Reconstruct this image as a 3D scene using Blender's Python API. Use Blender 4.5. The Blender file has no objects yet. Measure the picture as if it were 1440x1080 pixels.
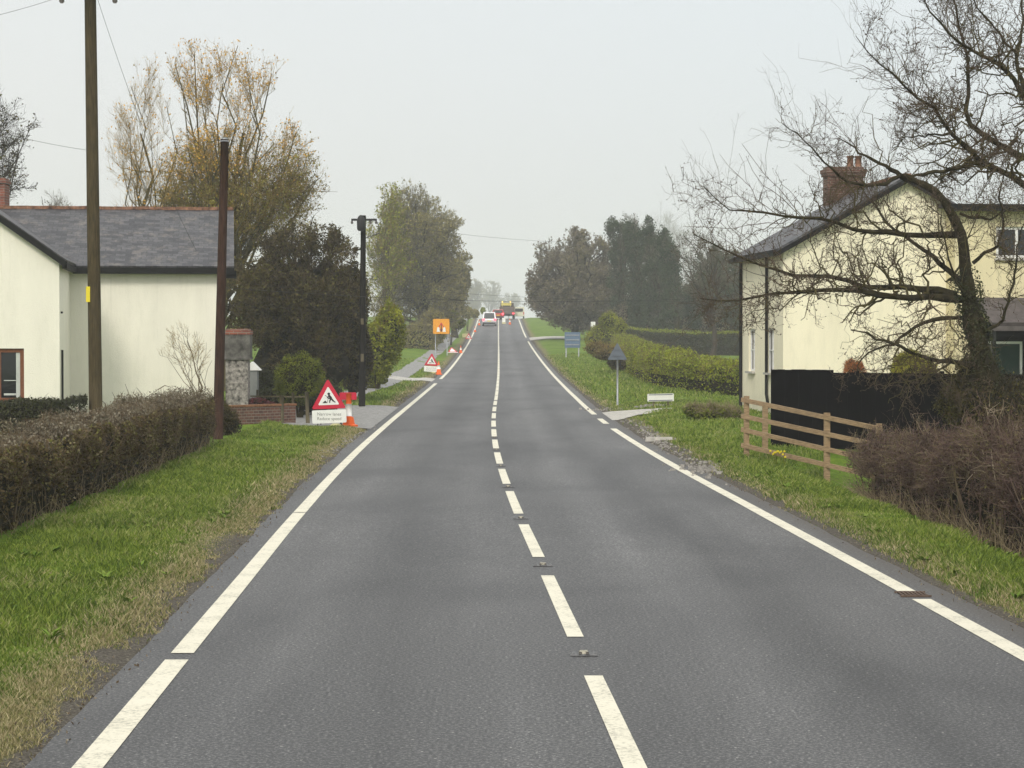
import bpy, math, random
import numpy as np
from mathutils import Vector, noise as mnoise

scene = bpy.context.scene
COL = scene.collection
PI = math.pi
F = 3053.0
CAMZ = 2.26
TH = math.atan(65 / F)
CT, ST = math.cos(TH), math.sin(TH)

def at(px, py, Y):
    """point of the scene seen at photo pixel (px,py) at distance Y along the road"""
    fx, fy = (px - 720) / F, (540 - py) / F
    t = Y / (CT + fy * ST)
    return np.array([fx * t, Y, CAMZ + t * (fy * CT - ST)])

# ------------------------------------------------------------------ road geometry
_cy = [-40, 0, 11.4, 20, 28.4, 43.3, 57.8, 71.6, 84, 119, 163, 235, 320, 600, 1200]
_cx = [2.37, 1.03, .646, .357, .075, -.29, -.49, -.58, -.61, -.75, -1.0, -1.46, -2.0, -3.8, -7.6]
_zy = [-40, 0, 30, 43, 57, 72, 84, 103, 119, 140, 163, 200, 235, 265, 295, 320, 340, 360, 400, 500, 700, 1000, 1200, 1700]
_zz = [0, 0, -.02, -.07, -.10, -.08, -.03, .07, .19, .43, .77, 1.42, 2.2, 3.05, 4.05, 4.9, 5.25, 5.15, 4.2, 1.0, -2, 7, 11, 14]

def _pchip(xs, ys):
    xs, ys = np.array(xs, float), np.array(ys, float)
    h = np.diff(xs); dl = np.diff(ys) / h
    m = np.zeros_like(xs)
    m[1:-1] = (dl[:-1] * h[1:] + dl[1:] * h[:-1]) / (h[1:] + h[:-1])
    m[0], m[-1] = dl[0], dl[-1]
    def f(x):
        x = np.asarray(x, float)
        i = np.clip(np.searchsorted(xs, x) - 1, 0, len(xs) - 2)
        t = (x - xs[i]) / h[i]
        return ((2*t**3 - 3*t**2 + 1) * ys[i] + (t**3 - 2*t**2 + t) * h[i] * m[i]
                + (-2*t**3 + 3*t**2) * ys[i+1] + (t**3 - t**2) * h[i] * m[i+1])
    return f
cxf = _pchip(_cy, _cx)
rzf = _pchip(_zy, _zz)
def offL(y): return np.interp(y, [0, 30, 90, 1000], [2.9, 2.84, 2.97, 3.0])
def offR(y): return np.interp(y, [0, 30, 90, 1000], [3.1, 3.16, 3.03, 3.0])
def xl(y): return cxf(y) - offL(y)
def xr(y): return cxf(y) + offR(y)
def sst(x, a, b):
    t = np.clip((x - a) / (b - a), 0, 1)
    return t * t * (3 - 2 * t)

def vnoise(x, y, s=1.0, seed=0):
    """cheap smooth 2d value noise, vectorised, -1..1"""
    x = np.asarray(x, float) * s + seed * 17.3; y = np.asarray(y, float) * s + seed * 9.1
    xi, yi = np.floor(x), np.floor(y)
    fx, fy = x - xi, y - yi
    fx, fy = fx*fx*(3-2*fx), fy*fy*(3-2*fy)
    def h(a, b):
        v = np.sin(a * 127.1 + b * 311.7 + seed * 3.7) * 43758.5453
        return (v - np.floor(v)) * 2 - 1
    return (h(xi, yi)*(1-fx) + h(xi+1, yi)*fx)*(1-fy) + (h(xi, yi+1)*(1-fx) + h(xi+1, yi+1)*fx)*fy

EDGE_L, EDGE_R = .34, .36          # tarmac beyond the edge lines
def gz(x, y):
    x = np.asarray(x, float); y = np.asarray(y, float)
    rz = rzf(y)
    dl = xl(y) - EDGE_L - x; dr = x - xr(y) - EDGE_R
    d = np.maximum(dl, dr)
    left = dl > dr
    z = rz - .06 + .05 * sst(d, -.10, .0)
    z = z + .05 * sst(d, .0, .35)
    z = z + np.where(left, .08 * sst(d, .8, 3.0) + .20 * sst(d, 1.2, 4) * sst(y, 95, 150), 0)
    ditch = -.40 * sst(dr, 1.0, 2.6) * sst(y, 12, 20) * (1 - sst(y, 40, 50))
    z = z + np.where(left, 0, ditch + .10 * sst(dr, .5, 2) * sst(y, 55, 70))
    drop = sst(dr, 4.5, 12) * sst(y, 110, 190) * (1 - sst(y, 230, 330))
    z = z - np.where(left, 0, drop * .45 * rz)
    bump = .025 * vnoise(x, y, 1.3, 1) + .02 * vnoise(x, y, 3.1, 2) + .12 * vnoise(x, y, .12, 3) * sst(d, 6, 20)
    return z + bump * sst(d, .2, .9)
def G(x, y): return float(gz(np.array([x]), np.array([y]))[0])

# ------------------------------------------------------------------ object helpers
def tag(o, label=None, cat=None, group=None, kind=None):
    if label: o['label'] = label
    if cat: o['category'] = cat
    if group: o['group'] = group
    if kind: o['kind'] = kind
    return o
def thing(name, label, cat, loc, group=None):
    o = bpy.data.objects.new(name, None); COL.objects.link(o)
    o.empty_display_size = .3
    o.location = [float(v) for v in loc]
    return tag(o, label, cat, group)
def copy_tree(o, parent=None):
    c = o.copy(); COL.objects.link(c)
    c.parent = parent
    for ch in list(KIDS.get(o.name, [])):
        k = copy_tree(ch, c)
    return c
KIDS = {}

class NB:
    def __init__(s): s.V = []; s.Fs = []; s.n = 0; s.at = []
    def add(s, V, Fa, mi=0, smooth=False, attr=None):
        V = np.asarray(V, float).reshape(-1, 3)
        if len(V) == 0: return s
        if isinstance(Fa, np.ndarray):
            s.Fs.append((Fa + s.n, mi, smooth))
        else:
            by = {}
            for f in Fa: by.setdefault(len(f), []).append(f)
            for k, fs in by.items(): s.Fs.append((np.array(fs, int) + s.n, mi, smooth))
        s.V.append(V); s.n += len(V)
        s.at.append(np.zeros(len(V)) if attr is None else np.broadcast_to(np.asarray(attr, float), (len(V),)))
        return s
    def box(s, c, size, mi=0, rz=0, taper=1.0, axes=None):
        """axis box, centre c, full sizes; rz rotation about z; taper scales the top"""
        hx, hy, hz = [v / 2 for v in size]
        P = np.array([[-hx,-hy,-hz],[hx,-hy,-hz],[hx,hy,-hz],[-hx,hy,-hz],
                      [-hx*taper,-hy*taper,hz],[hx*taper,-hy*taper,hz],[hx*taper,hy*taper,hz],[-hx*taper,hy*taper,hz]])
        if axes is not None: P = P @ np.array(axes)
        elif rz:
            c_, s_ = math.cos(rz), math.sin(rz)
            P = np.stack([P[:,0]*c_-P[:,1]*s_, P[:,0]*s_+P[:,1]*c_, P[:,2]], 1)
        Fa = np.array([[0,3,2,1],[4,5,6,7],[0,1,5,4],[1,2,6,5],[2,3,7,6],[3,0,4,7]])
        return s.add(P + np.asarray(c, float), Fa, mi)
    def beam(s, a, b, w, h, mi=0, up=(0,0,1)):
        a, b = np.asarray(a, float), np.asarray(b, float)
        d = b - a; L = np.linalg.norm(d); d = d / L
        u = np.array(up, float); sd = np.cross(d, u); sd /= np.linalg.norm(sd); u = np.cross(sd, d)
        return s.box((a+b)/2, (L, w, h), mi, axes=[d, sd, u])
    def tube(s, pts, rad, sides=8, mi=0, smooth=True, caps=True):
        P = np.asarray(pts, float)[None]; R = np.asarray(rad, float)
        if R.ndim == 0: R = np.full(P.shape[1], float(R))
        s.tubes(P, R[None], sides, mi, smooth)
        if caps:
            n = s.n; k = P.shape[1]
            base = n - k * sides
            s.Fs.append((np.array([[base + i for i in range(sides)][::-1]]), mi, False))
            s.Fs.append((np.array([[n - sides + i for i in range(sides)]]), mi, False))
        return s
    def tubes(s, P, R, sides=3, mi=0, smooth=True):
        n, K, _ = P.shape
        if n == 0: return s
        T = np.empty_like(P)
        T[:,1:-1] = P[:,2:] - P[:,:-2]; T[:,0] = P[:,1]-P[:,0]; T[:,-1] = P[:,-1]-P[:,-2]
        T /= np.linalg.norm(T, axis=2, keepdims=True) + 1e-9
        ov = P[:,-1]-P[:,0]
        hz = np.where((np.abs(ov[:,2]) > .8*np.linalg.norm(ov,axis=1))[:,None], np.array([1.,0,0]), np.array([0,0,1.]))
        A = np.cross(T, hz[:,None,:]); A /= np.linalg.norm(A, axis=2, keepdims=True) + 1e-9
        B = np.cross(T, A)
        an = np.arange(sides) * 2 * PI / sides
        V = P[:,:,None,:] + R[:,:,None,None]*(np.cos(an)[None,None,:,None]*A[:,:,None,:] + np.sin(an)[None,None,:,None]*B[:,:,None,:])
        idx = np.arange(n*K*sides).reshape(n, K, sides)
        a = idx[:,:-1,:]; b = np.roll(a, -1, 2); c = idx[:,1:,:]; d = np.roll(c, -1, 2)
        Fa = np.stack([a, c, d, b], -1).reshape(-1, 4)
        return s.add(V.reshape(-1,3), Fa, mi, smooth)
    def lathe(s, c, prof, sides=16, mi=0, smooth=True):
        c = np.asarray(c, float)
        return s.tube([c + np.array([0,0,z]) for r, z in prof], [r for r, z in prof], sides, mi, smooth)
    def prism(s, poly, axis_a, axis_b, thick, origin, mi=0):
        """2d polygon extruded: origin + x*axis_a + y*axis_b, thickness along a x b, centred"""
        a, b, o = np.asarray(axis_a, float), np.asarray(axis_b, float), np.asarray(origin, float)
        nrm = np.cross(a, b); nrm /= np.linalg.norm(nrm)
        P = np.array([o + x*a + y*b for x, y in poly]); k = len(poly)
        V = np.concatenate([P + nrm*thick/2, P - nrm*thick/2])
        Fa = [list(range(k)), [k+i for i in range(k)][::-1]] + [[i, i+k, (i+1)%k+k, (i+1)%k] for i in range(k)]
        return s.add(V, Fa, mi)
    def build(s, name, mats, parent=None, loc=None, attr=False):
        V = np.concatenate(s.V) if s.V else np.zeros((0,3))
        off = np.array(parent_world(parent)) if parent is not None else np.zeros(3)
        if loc is not None: off = off + np.array([float(v) for v in loc]) - (off if parent is not None else 0)
        me = bpy.data.meshes.new(name)
        me.vertices.add(len(V)); me.vertices.foreach_set('co', (V - off).astype(np.float32).ravel())
        nl = sum(f.size for f, _, _ in s.Fs); nf = sum(len(f) for f, _, _ in s.Fs)
        me.loops.add(nl); me.loops.foreach_set('vertex_index', np.concatenate([f.ravel() for f, _, _ in s.Fs]).astype(np.int32))
        me.polygons.add(nf)
        tot = np.concatenate([np.full(len(f), f.shape[1]) for f, _, _ in s.Fs]).astype(np.int32)
        st = np.concatenate([[0], np.cumsum(tot)[:-1]]).astype(np.int32)
        me.polygons.foreach_set('loop_start', st)
        me.polygons.foreach_set('material_index', np.concatenate([np.full(len(f), m) for f, m, _ in s.Fs]).astype(np.int32))
        me.polygons.foreach_set('use_smooth', np.concatenate([np.full(len(f), sm) for f, _, sm in s.Fs]))
        if attr:
            a = me.attributes.new('dry', 'FLOAT', 'POINT'); a.data.foreach_set('value', np.concatenate(s.at).astype(np.float32))
        me.update(calc_edges=True)
        if not isinstance(mats, (list, tuple)): mats = [mats]
        for m in mats: me.materials.append(m)
        o = bpy.data.objects.new(name, me); COL.objects.link(o)
        if parent is not None:
            o.parent = parent; KIDS.setdefault(parent.name, []).append(o)
            pl = np.array(parent_world(parent))
            WORLD[o.name] = pl
        elif loc is not None:
            o.location = [float(v) for v in loc]
            WORLD[o.name] = np.array([float(v) for v in loc])
        return o
WORLD = {}
def parent_world(p):
    if p.name in WORLD: return WORLD[p.name]
    return [p.location.x, p.location.y, p.location.z]

# ------------------------------------------------------------------ materials
def new_mat(name):
    m = bpy.data.materials.new(name); m.use_nodes = True
    nt = m.node_tree; nt.nodes.clear()
    out = nt.nodes.new('ShaderNodeOutputMaterial'); b = nt.nodes.new('ShaderNodeBsdfPrincipled')
    nt.links.new(b.outputs[0], out.inputs[0])
    return m, nt, b
def N(nt, t, **kw):
    n = nt.nodes.new('ShaderNode' + t)
    for k, v in kw.items(): setattr(n, k, v)
    return n
def ramp(nt, fac, stops, interp='LINEAR'):
    r = N(nt, 'ValToRGB'); r.color_ramp.interpolation = interp
    e = r.color_ramp.elements
    while len(e) > 1: e.remove(e[-1])
    e[0].position = stops[0][0]; e[0].color = (*stops[0][1], 1) if len(stops[0][1]) == 3 else stops[0][1]
    for p, c in stops[1:]:
        q = e.new(p); q.color = (*c, 1)
    nt.links.new(fac, r.inputs[0]); return r
def noise_tex(nt, scale, detail=4, rough=.55, vec=None, dist=0):
    n = N(nt, 'TexNoise'); n.inputs['Scale'].default_value = scale; n.inputs['Detail'].default_value = detail
    n.inputs['Roughness'].default_value = rough; n.inputs['Distortion'].default_value = dist
    if vec is not None: nt.links.new(vec, n.inputs['Vector'])
    return n
def posn(nt, scale=(1,1,1)):
    g = N(nt, 'NewGeometry'); mp = N(nt, 'Mapping'); mp.inputs['Scale'].default_value = scale
    nt.links.new(g.outputs['Position'], mp.inputs[0]); return mp.outputs[0]
def mixc(nt, fac, a, b, mode='MIX'):
    m = N(nt, 'Mix', data_type='RGBA', blend_type=mode)
    for i, v in ((0, fac), (6, a), (7, b)):
        if isinstance(v, (int, float)): m.inputs[i].default_value = v
        elif isinstance(v, tuple): m.inputs[i].default_value = (*v, 1)
        else: nt.links.new(v, m.inputs[i])
    return m.outputs[2]
def mathn(nt, op, a, b=0.0, clamp=False):
    m = N(nt, 'Math', operation=op, use_clamp=clamp)
    for i, v in ((0, a), (1, b)):
        if isinstance(v, (int, float)): m.inputs[i].default_value = v
        else: nt.links.new(v, m.inputs[i])
    return m.outputs[0]
def bump(nt, b, h, strength=.3, dist=.01):
    n = N(nt, 'Bump'); n.inputs['Strength'].default_value = strength; n.inputs['Distance'].default_value = dist
    nt.links.new(h, n.inputs['Height']); nt.links.new(n.outputs[0], b.inputs['Normal'])

def simple(name, c, rough=.7, var=.15, scale=6, metal=0, bmp=0.0, emit=None, spec=None, stretch=(1,1,1)):
    m, nt, b = new_mat(name)
    v = posn(nt, stretch)
    n = noise_tex(nt, scale, 5, .6, v)
    lo = tuple(max(0, x * (1 - var)) for x in c); hi = tuple(min(1, x * (1 + var)) for x in c)
    r = ramp(nt, n.outputs[0], [(.3, lo), (.7, hi)])
    nt.links.new(r.outputs[0], b.inputs['Base Color'])
    b.inputs['Roughness'].default_value = rough; b.inputs['Metallic'].default_value = metal
    b.inputs['Specular IOR Level'].default_value = .2 if spec is None else spec
    if bmp: bump(nt, b, n.outputs[0], .5, bmp)
    if emit:
        b.inputs['Emission Color'].default_value = (*c, 1); b.inputs['Emission Strength'].default_value = emit
    return m
def leafmat(name, cols, clump=.8, rough=.65, transl=.0):
    """cols: list of colours, spread by random per leaf and by clump noise"""
    m, nt, b = new_mat(name)
    g = N(nt, 'NewGeometry')
    n = noise_tex(nt, clump, 3, .6, posn(nt))
    f = mathn(nt, 'ADD', mathn(nt, 'MULTIPLY', g.outputs['Random Per Island'], .55),
              mathn(nt, 'MULTIPLY', mathn(nt, 'SUBTRACT', n.outputs[0], .5), 1.6))
    f = mathn(nt, 'ADD', f, .22, True)
    k = len(cols)
    r = ramp(nt, f, [(i / max(1, k-1), c) for i, c in enumerate(cols)])
    nt.links.new(r.outputs[0], b.inputs['Base Color'])
    b.inputs['Roughness'].default_value = rough
    b.inputs['Specular IOR Level'].default_value = .15
    return m

def road_mat():
    m, nt, b = new_mat('asphalt')
    p = posn(nt)
    a = N(nt, 'Attribute'); a.attribute_name = 'dry'     # lateral position across the road in metres
    fine = noise_tex(nt, 42, 2, .85, p)
    mid = noise_tex(nt, 14, 4, .7, p)
    big = noise_tex(nt, .35, 3, .6, posn(nt, (1, .35, 1)), .6)
    streak = noise_tex(nt, 1.2, 3, .6, posn(nt, (1.6, .05, 1)))
    r = ramp(nt, fine.outputs[0], [(.25, (.030,.030,.032)), (.5, (.100,.098,.097)), (.68, (.50,.49,.475))])
    c = mixc(nt, .42, r.outputs[0], ramp(nt, mid.outputs[0], [(.3, (.075,.075,.077)), (.7, (.135,.134,.133))]).outputs[0])
    # wheel tracks: paler polished bands
    wt = ramp(nt, mathn(nt, 'ADD', mathn(nt, 'MULTIPLY', a.outputs['Fac'], .125), .5),
              [(0, (.95,)*3), (.14, (1.0,)*3), (.225, (1.12,)*3), (.33, (.76,)*3), (.425, (1.08,)*3), (.5, (.92,)*3), (.56, (.98,)*3), (.63, (1.25,)*3), (.72, (.82,)*3), (.81, (1.08,)*3), (.9, (1.0,)*3)])
    c = mixc(nt, 1.0, c, wt.outputs[0], 'MULTIPLY')
    c = mixc(nt, 1.0, c, ramp(nt, big.outputs[0], [(.3, (.40,.40,.405)), (.5, (.60,.60,.60)), (.7, (.74,.737,.732))]).outputs[0], 'MULTIPLY')
    c = mixc(nt, .7, c, ramp(nt, streak.outputs[0], [(.3, (.86,)*3), (.7, (1.16,)*3)]).outputs[0], 'MULTIPLY')
    # fine cracks
    vo = N(nt, 'TexVoronoi'); vo.feature = 'DISTANCE_TO_EDGE'; vo.inputs['Scale'].default_value = .8
    nt.links.new(mixc(nt, .12, p, noise_tex(nt, 2.2, 4, .6, p).outputs['Color'], 'ADD'), vo.inputs['Vector'])
    cr = mathn(nt, 'LESS_THAN', vo.outputs['Distance'], .004)
    cm = mathn(nt, 'MULTIPLY', cr, ramp(nt, noise_tex(nt, .4, 2, .5, p).outputs[0], [(.62, (0,0,0)), (.70, (.35,)*3)]).outputs[0])
    c = mixc(nt, cm, c, (.03,.03,.032))
    # light specks of stone
    sp = N(nt, 'TexVoronoi'); sp.inputs['Scale'].default_value = 9; nt.links.new(p, sp.inputs['Vector'])
    c = mixc(nt, mathn(nt, 'LESS_THAN', sp.outputs['Distance'], .07), c, (.32,.31,.29))
    # earth washed onto the very edges
    ed = mathn(nt, 'ABSOLUTE', a.outputs['Fac'])
    ef = mathn(nt, 'ADD', mathn(nt, 'MULTIPLY', mathn(nt, 'SUBTRACT', ed, 3.22), 4), mathn(nt, 'MULTIPLY', mathn(nt, 'SUBTRACT', mid.outputs[0], .5), 2.5), True)
    c = mixc(nt, mathn(nt, 'MULTIPLY', ef, .7), c, (.070,.060,.048))
    nt.links.new(c, b.inputs['Base Color'])
    b.inputs['Roughness'].default_value = .60
    b.inputs['Specular IOR Level'].default_value = .32
    bump(nt, b, fine.outputs[0], .5, .012)
    return m

def paint_mat():
    m, nt, b = new_mat('road_paint')
    p = posn(nt)
    n = noise_tex(nt, 30, 5, .75, p); n2 = noise_tex(nt, 2.5, 4, .6, p)
    f = mathn(nt, 'ADD', mathn(nt, 'MULTIPLY', n.outputs[0], .75), mathn(nt, 'MULTIPLY', n2.outputs[0], .42))
    r = ramp(nt, f, [(.36, (.16,.16,.15)), (.47, (.42,.395,.31)), (.57, (.66,.62,.49)), (.8, (.72,.675,.55))])
    nt.links.new(r.outputs[0], b.inputs['Base Color']); b.inputs['Roughness'].default_value = .6
    bump(nt, b, n.outputs[0], .3, .004)
    return m

GREEN = [(.035,.065,.006), (.085,.145,.010), (.145,.215,.016), (.17,.22,.04)]
STRAW = [(.10,.105,.035), (.20,.175,.075), (.30,.26,.13)]
def ground_mat():
    m, nt, b = new_mat('turf')
    p = posn(nt)
    a = N(nt, 'Attribute'); a.attribute_name = 'dry'      # 1 bare soil, .5 straw, 0 green
    n1 = noise_tex(nt, 9, 5, .75, p); n2 = noise_tex(nt, .5, 3, .6, p); n3 = noise_tex(nt, 40, 3, .7, p)
    g = ramp(nt, mathn(nt, 'ADD', mathn(nt, 'MULTIPLY', n1.outputs[0], .6), mathn(nt, 'MULTIPLY', n2.outputs[0], .4)),
             [(.3, GREEN[0]), (.47, GREEN[1]), (.6, GREEN[2]), (.75, (.15,.19,.035))])
    s = ramp(nt, n1.outputs[0], [(.3, STRAW[0]), (.7, (.22,.19,.09))])
    so = ramp(nt, n3.outputs[0], [(.3, (.035,.030,.024)), (.55, (.10,.088,.07)), (.75, (.24,.22,.18))])
    j = mathn(nt, 'ADD', a.outputs['Fac'], mathn(nt, 'MULTIPLY', mathn(nt, 'SUBTRACT', n1.outputs[0], .5), .9))
    c = mixc(nt, ramp(nt, j, [(.2, (0,)*3), (.5, (1,)*3)]).outputs[0], g.outputs[0], s.outputs[0])
    c = mixc(nt, ramp(nt, j, [(.62, (0,)*3), (.8, (1,)*3)]).outputs[0], c, so.outputs[0])
    nt.links.new(c, b.inputs['Base Color']); b.inputs['Roughness'].default_value = .95
    b.inputs['Specular IOR Level'].default_value = .15
    bump(nt, b, n1.outputs[0], .8, .06)
    return m
def grass_mat():
    m, nt, b = new_mat('grass_blades')
    a = N(nt, 'Attribute'); a.attribute_name = 'dry'
    g = N(nt, 'NewGeometry'); n2 = noise_tex(nt, .7, 4, .65, posn(nt))
    f = mathn(nt, 'ADD', mathn(nt, 'MULTIPLY', g.outputs['Random Per Island'], .5), mathn(nt, 'MULTIPLY', n2.outputs[0], .55))
    gr = ramp(nt, f, [(.18, (.035,.060,.008)), (.42, (.095,.150,.018)), (.66, (.20,.26,.038)), (.92, (.35,.36,.10))])
    st = ramp(nt, g.outputs['Random Per Island'], [(0, (.13,.14,.04)), (.5, (.27,.235,.11)), (1, (.40,.34,.20))])
    j = mathn(nt, 'ADD', a.outputs['Fac'], mathn(nt, 'MULTIPLY', mathn(nt, 'SUBTRACT', g.outputs['Random Per Island'], .5), .7))
    j = mathn(nt, 'ADD', j, mathn(nt, 'MULTIPLY', mathn(nt, 'SUBTRACT', n2.outputs[0], .5), .8))
    c = mixc(nt, ramp(nt, j, [(.25, (0,)*3), (.55, (1,)*3)]).outputs[0], gr.outputs[0], st.outputs[0])
    nt.links.new(c, b.inputs['Base Color']); b.inputs['Roughness'].default_value = .7
    b.inputs['Specular IOR Level'].default_value = .2
    return m
def render_wall(name, c, dirt=(.25,.25,.17), dirt_amt=.3):
    m, nt, b = new_mat(name)
    p = posn(nt)
    n = noise_tex(nt, 38, 4, .7, p); s = noise_tex(nt, 1.1, 4, .6, posn(nt, (1, 1, .3)))
    c1 = ramp(nt, s.outputs[0], [(.3, tuple(v*.90 for v in c)), (.65, c)])
    c2 = mixc(nt, mathn(nt, 'MULTIPLY', ramp(nt, noise_tex(nt, 3.0, 6, .75, posn(nt, (1.6,1.6,.35))).outputs[0], [(.5, (0,)*3), (.8, (1,)*3)]).outputs[0], dirt_amt), c1.outputs[0], dirt)
    sz = N(nt, 'SeparateXYZ'); nt.links.new(p, sz.inputs[0])
    low = mathn(nt, 'SUBTRACT', 1.15, mathn(nt, 'ADD', sz.outputs[2], mathn(nt, 'MULTIPLY', noise_tex(nt, 2.5, 5, .7, p).outputs[0], 1.1)), True)
    c2 = mixc(nt, mathn(nt, 'MULTIPLY', low, .45), c2, (.30,.31,.22))
    vs_ = noise_tex(nt, 1.0, 5, .75, posn(nt, (5, 5, .22)))
    c2 = mixc(nt, ramp(nt, vs_.outputs[0], [(.58, (0,)*3), (.75, (.28,)*3)]).outputs[0], c2, (.42,.41,.33))
    nt.links.new(c2, b.inputs['Base Color']); b.inputs['Roughness'].default_value = .9
    b.inputs['Specular IOR Level'].default_value = .2
    bump(nt, b, n.outputs[0], .7, .02)
    return m
def slate_mat(axis_u, axis_v, name='slate'):
    m, nt, b = new_mat(name)
    g = N(nt, 'NewGeometry')
    def dot(ax):
        d = N(nt, 'VectorMath', operation='DOT_PRODUCT'); nt.links.new(g.outputs['Position'], d.inputs[0]); d.inputs[1].default_value = ax
        return d.outputs['Value']
    cb = N(nt, 'CombineXYZ'); nt.links.new(dot(axis_u), cb.inputs[0]); nt.links.new(dot(axis_v), cb.inputs[1])
    br = N(nt, 'TexBrick'); nt.links.new(cb.outputs[0], br.inputs['Vector'])
    br.inputs['Scale'].default_value = 1; br.inputs['Brick Width'].default_value = .28; br.inputs['Row Height'].default_value = .20
    br.inputs['Mortar Size'].default_value = .012; br.inputs['Mortar Smooth'].default_value = .3; br.inputs['Bias'].default_value = 0
    br.inputs['Color1'].default_value = (.030,.030,.035,1); br.inputs['Color2'].default_value = (.085,.083,.088,1); br.inputs['Mortar'].default_value = (.03,.03,.033,1)
    n = noise_tex(nt, 2.2, 5, .7, posn(nt)); n2 = noise_tex(nt, 14, 3, .6, posn(nt))
    c = mixc(nt, ramp(nt, n.outputs[0], [(.52, (0,)*3), (.70, (.7,)*3)]).outputs[0], br.outputs[0], (.17,.148,.128))
    c = mixc(nt, .8, c, ramp(nt, n2.outputs[0], [(.3, (.6,)*3), (.7, (1.5,)*3)]).outputs[0], 'MULTIPLY')
    nt.links.new(c, b.inputs['Base Color']); b.inputs['Roughness'].default_value = .6
    bump(nt, b, br.outputs['Fac'], -.5, .02)
    return m
def brick_mat(name='red_brick', c1=(.24,.075,.045), c2=(.15,.05,.035), ax=(1,0,0)):
    m, nt, b = new_mat(name)
    g = N(nt, 'NewGeometry'); sp = N(nt, 'SeparateXYZ'); nt.links.new(g.outputs['Position'], sp.inputs[0])
    cb = N(nt, 'CombineXYZ'); nt.links.new(mathn(nt, 'ADD', sp.outputs[0], sp.outputs[1]), cb.inputs[0]); nt.links.new(sp.outputs[2], cb.inputs[1])
    br = N(nt, 'TexBrick'); nt.links.new(cb.outputs[0], br.inputs['Vector']); br.inputs['Scale'].default_value = 1
    br.inputs['Brick Width'].default_value = .225; br.inputs['Row Height'].default_value = .075; br.inputs['Mortar Size'].default_value = .008
    br.inputs['Color1'].default_value = (*c1, 1); br.inputs['Color2'].default_value = (*c2, 1); br.inputs['Mortar'].default_value = (.2,.18,.15,1)
    n = noise_tex(nt, 5, 5, .7, posn(nt))
    c = mixc(nt, .9, br.outputs[0], ramp(nt, n.outputs[0], [(.3, (.65,.65,.65)), (.7, (1.3,1.25,1.2))]).outputs[0], 'MULTIPLY')
    nt.links.new(c, b.inputs['Base Color']); b.inputs['Roughness'].default_value = .9
    return m

M = {}
M['asphalt'] = road_mat(); M['paint'] = paint_mat(); M['turf'] = ground_mat(); M['grass'] = grass_mat()
M['path'] = simple('worn_path_tarmac', (.24,.235,.225), .85, .35, 8, bmp=.01)
M['concrete'] = simple('pale_concrete', (.42,.40,.36), .85, .3, 7, bmp=.01)
M['rubble'] = simple('grey_rubble', (.26,.245,.22), .95, .5, 12, bmp=.02)
M['soil'] = simple('brown_soil', (.13,.085,.055), .95, .4, 14, bmp=.02)
M['cream_l'] = render_wall('cream_roughcast', (.83,.80,.685), dirt_amt=.14)
M['cream_r'] = render_wall('yellow_cream_render', (.85,.79,.60), dirt_amt=.18)
M['cream_y'] = render_wall('deep_cream_render', (.72,.64,.41), dirt_amt=.5)
M['brick'] = brick_mat(); M['brick_dark'] = brick_mat('weathered_brick', (.15,.065,.042), (.085,.04,.03))
M['terra'] = simple('terracotta_ridge', (.20,.105,.065), .85, .75, 7)
M['black'] = simple('black_gutter_paint', (.006,.006,.006), .6, .2, spec=.15)
M['white'] = simple('white_frame_paint', (.72,.72,.70), .5, .08)
M['brown_frame'] = simple('brown_window_frame', (.16,.060,.028), .6, .3, 20)
def glass_mat():
    m, nt, b = new_mat('dark_window_glass')
    b.inputs['Base Color'].default_value = (.012,.014,.015,1); b.inputs['Roughness'].default_value = .08; return m
M['glass'] = glass_mat()
M['curtain'] = simple('pale_curtain', (.45,.47,.44), .9, .1)
M['pole_a'] = simple('weathered_pole_timber', (.062,.047,.024), .9, .45, 5, bmp=.01, spec=.1, stretch=(6,6,.6))
M['pole_b'] = simple('red_brown_pole_timber', (.042,.022,.015), .9, .5, 5, bmp=.01, spec=.1, stretch=(6,6,.6))
M['pole_c'] = simple('tarred_pole_timber', (.012,.011,.009), .9, .4, 5, spec=.1, stretch=(6,6,.6))
M['metal'] = simple('galvanised_steel', (.33,.34,.35), .5, .15, metal=.6)
M['dark_metal'] = simple('dark_metal', (.03,.03,.03), .5, .2, metal=.3)
M['insul'] = simple('ceramic_insulator', (.10,.09,.08), .3, .1)
M['wire'] = simple('cable', (.05,.05,.05), .6, .1)
M['yellow'] = simple('yellow_plate', (.68,.55,.03), .5, .1)
M['red'] = simple('sign_red', (.50,.018,.045), .45, .08)
M['signwhite'] = simple('sign_white', (.74,.74,.70), .5, .04)
M['signblack'] = simple('sign_black', (.014,.014,.015), .5, .1)
M['letter'] = simple('faded_lettering', (.20,.20,.18), .6, .1)
M['orange'] = simple('sign_orange', (.72,.30,.02), .5, .08)
M['cone_orange'] = simple('cone_orange', (.72,.115,.015), .5, .12)
M['signback'] = simple('grey_sign_back', (.12,.14,.165), .6, .12)
M['sandbag'] = simple('pale_sandbag', (.52,.48,.26), .9, .2)
M['timber'] = simple('sawn_timber', (.30,.21,.12), .85, .35, 4, bmp=.006, stretch=(2,2,12))
M['timber_grey'] = simple('grey_post_timber', (.105,.09,.055), .9, .4, 6, stretch=(5,5,1))
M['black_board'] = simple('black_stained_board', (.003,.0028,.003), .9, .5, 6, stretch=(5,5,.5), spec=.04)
M['stone'] = simple('rubble_stone', (.20,.185,.165), .95, .9, 11, bmp=.04)
M['bark'] = simple('mossy_bark', (.030,.025,.012), .95, .7, 6, bmp=.03, spec=.1)
M['bark_green'] = simple('lichened_branch', (.075,.062,.022), .95, .5, 3)
M['twig_dark'] = simple('dark_twig', (.045,.036,.028), .9, .4, 3)
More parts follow.
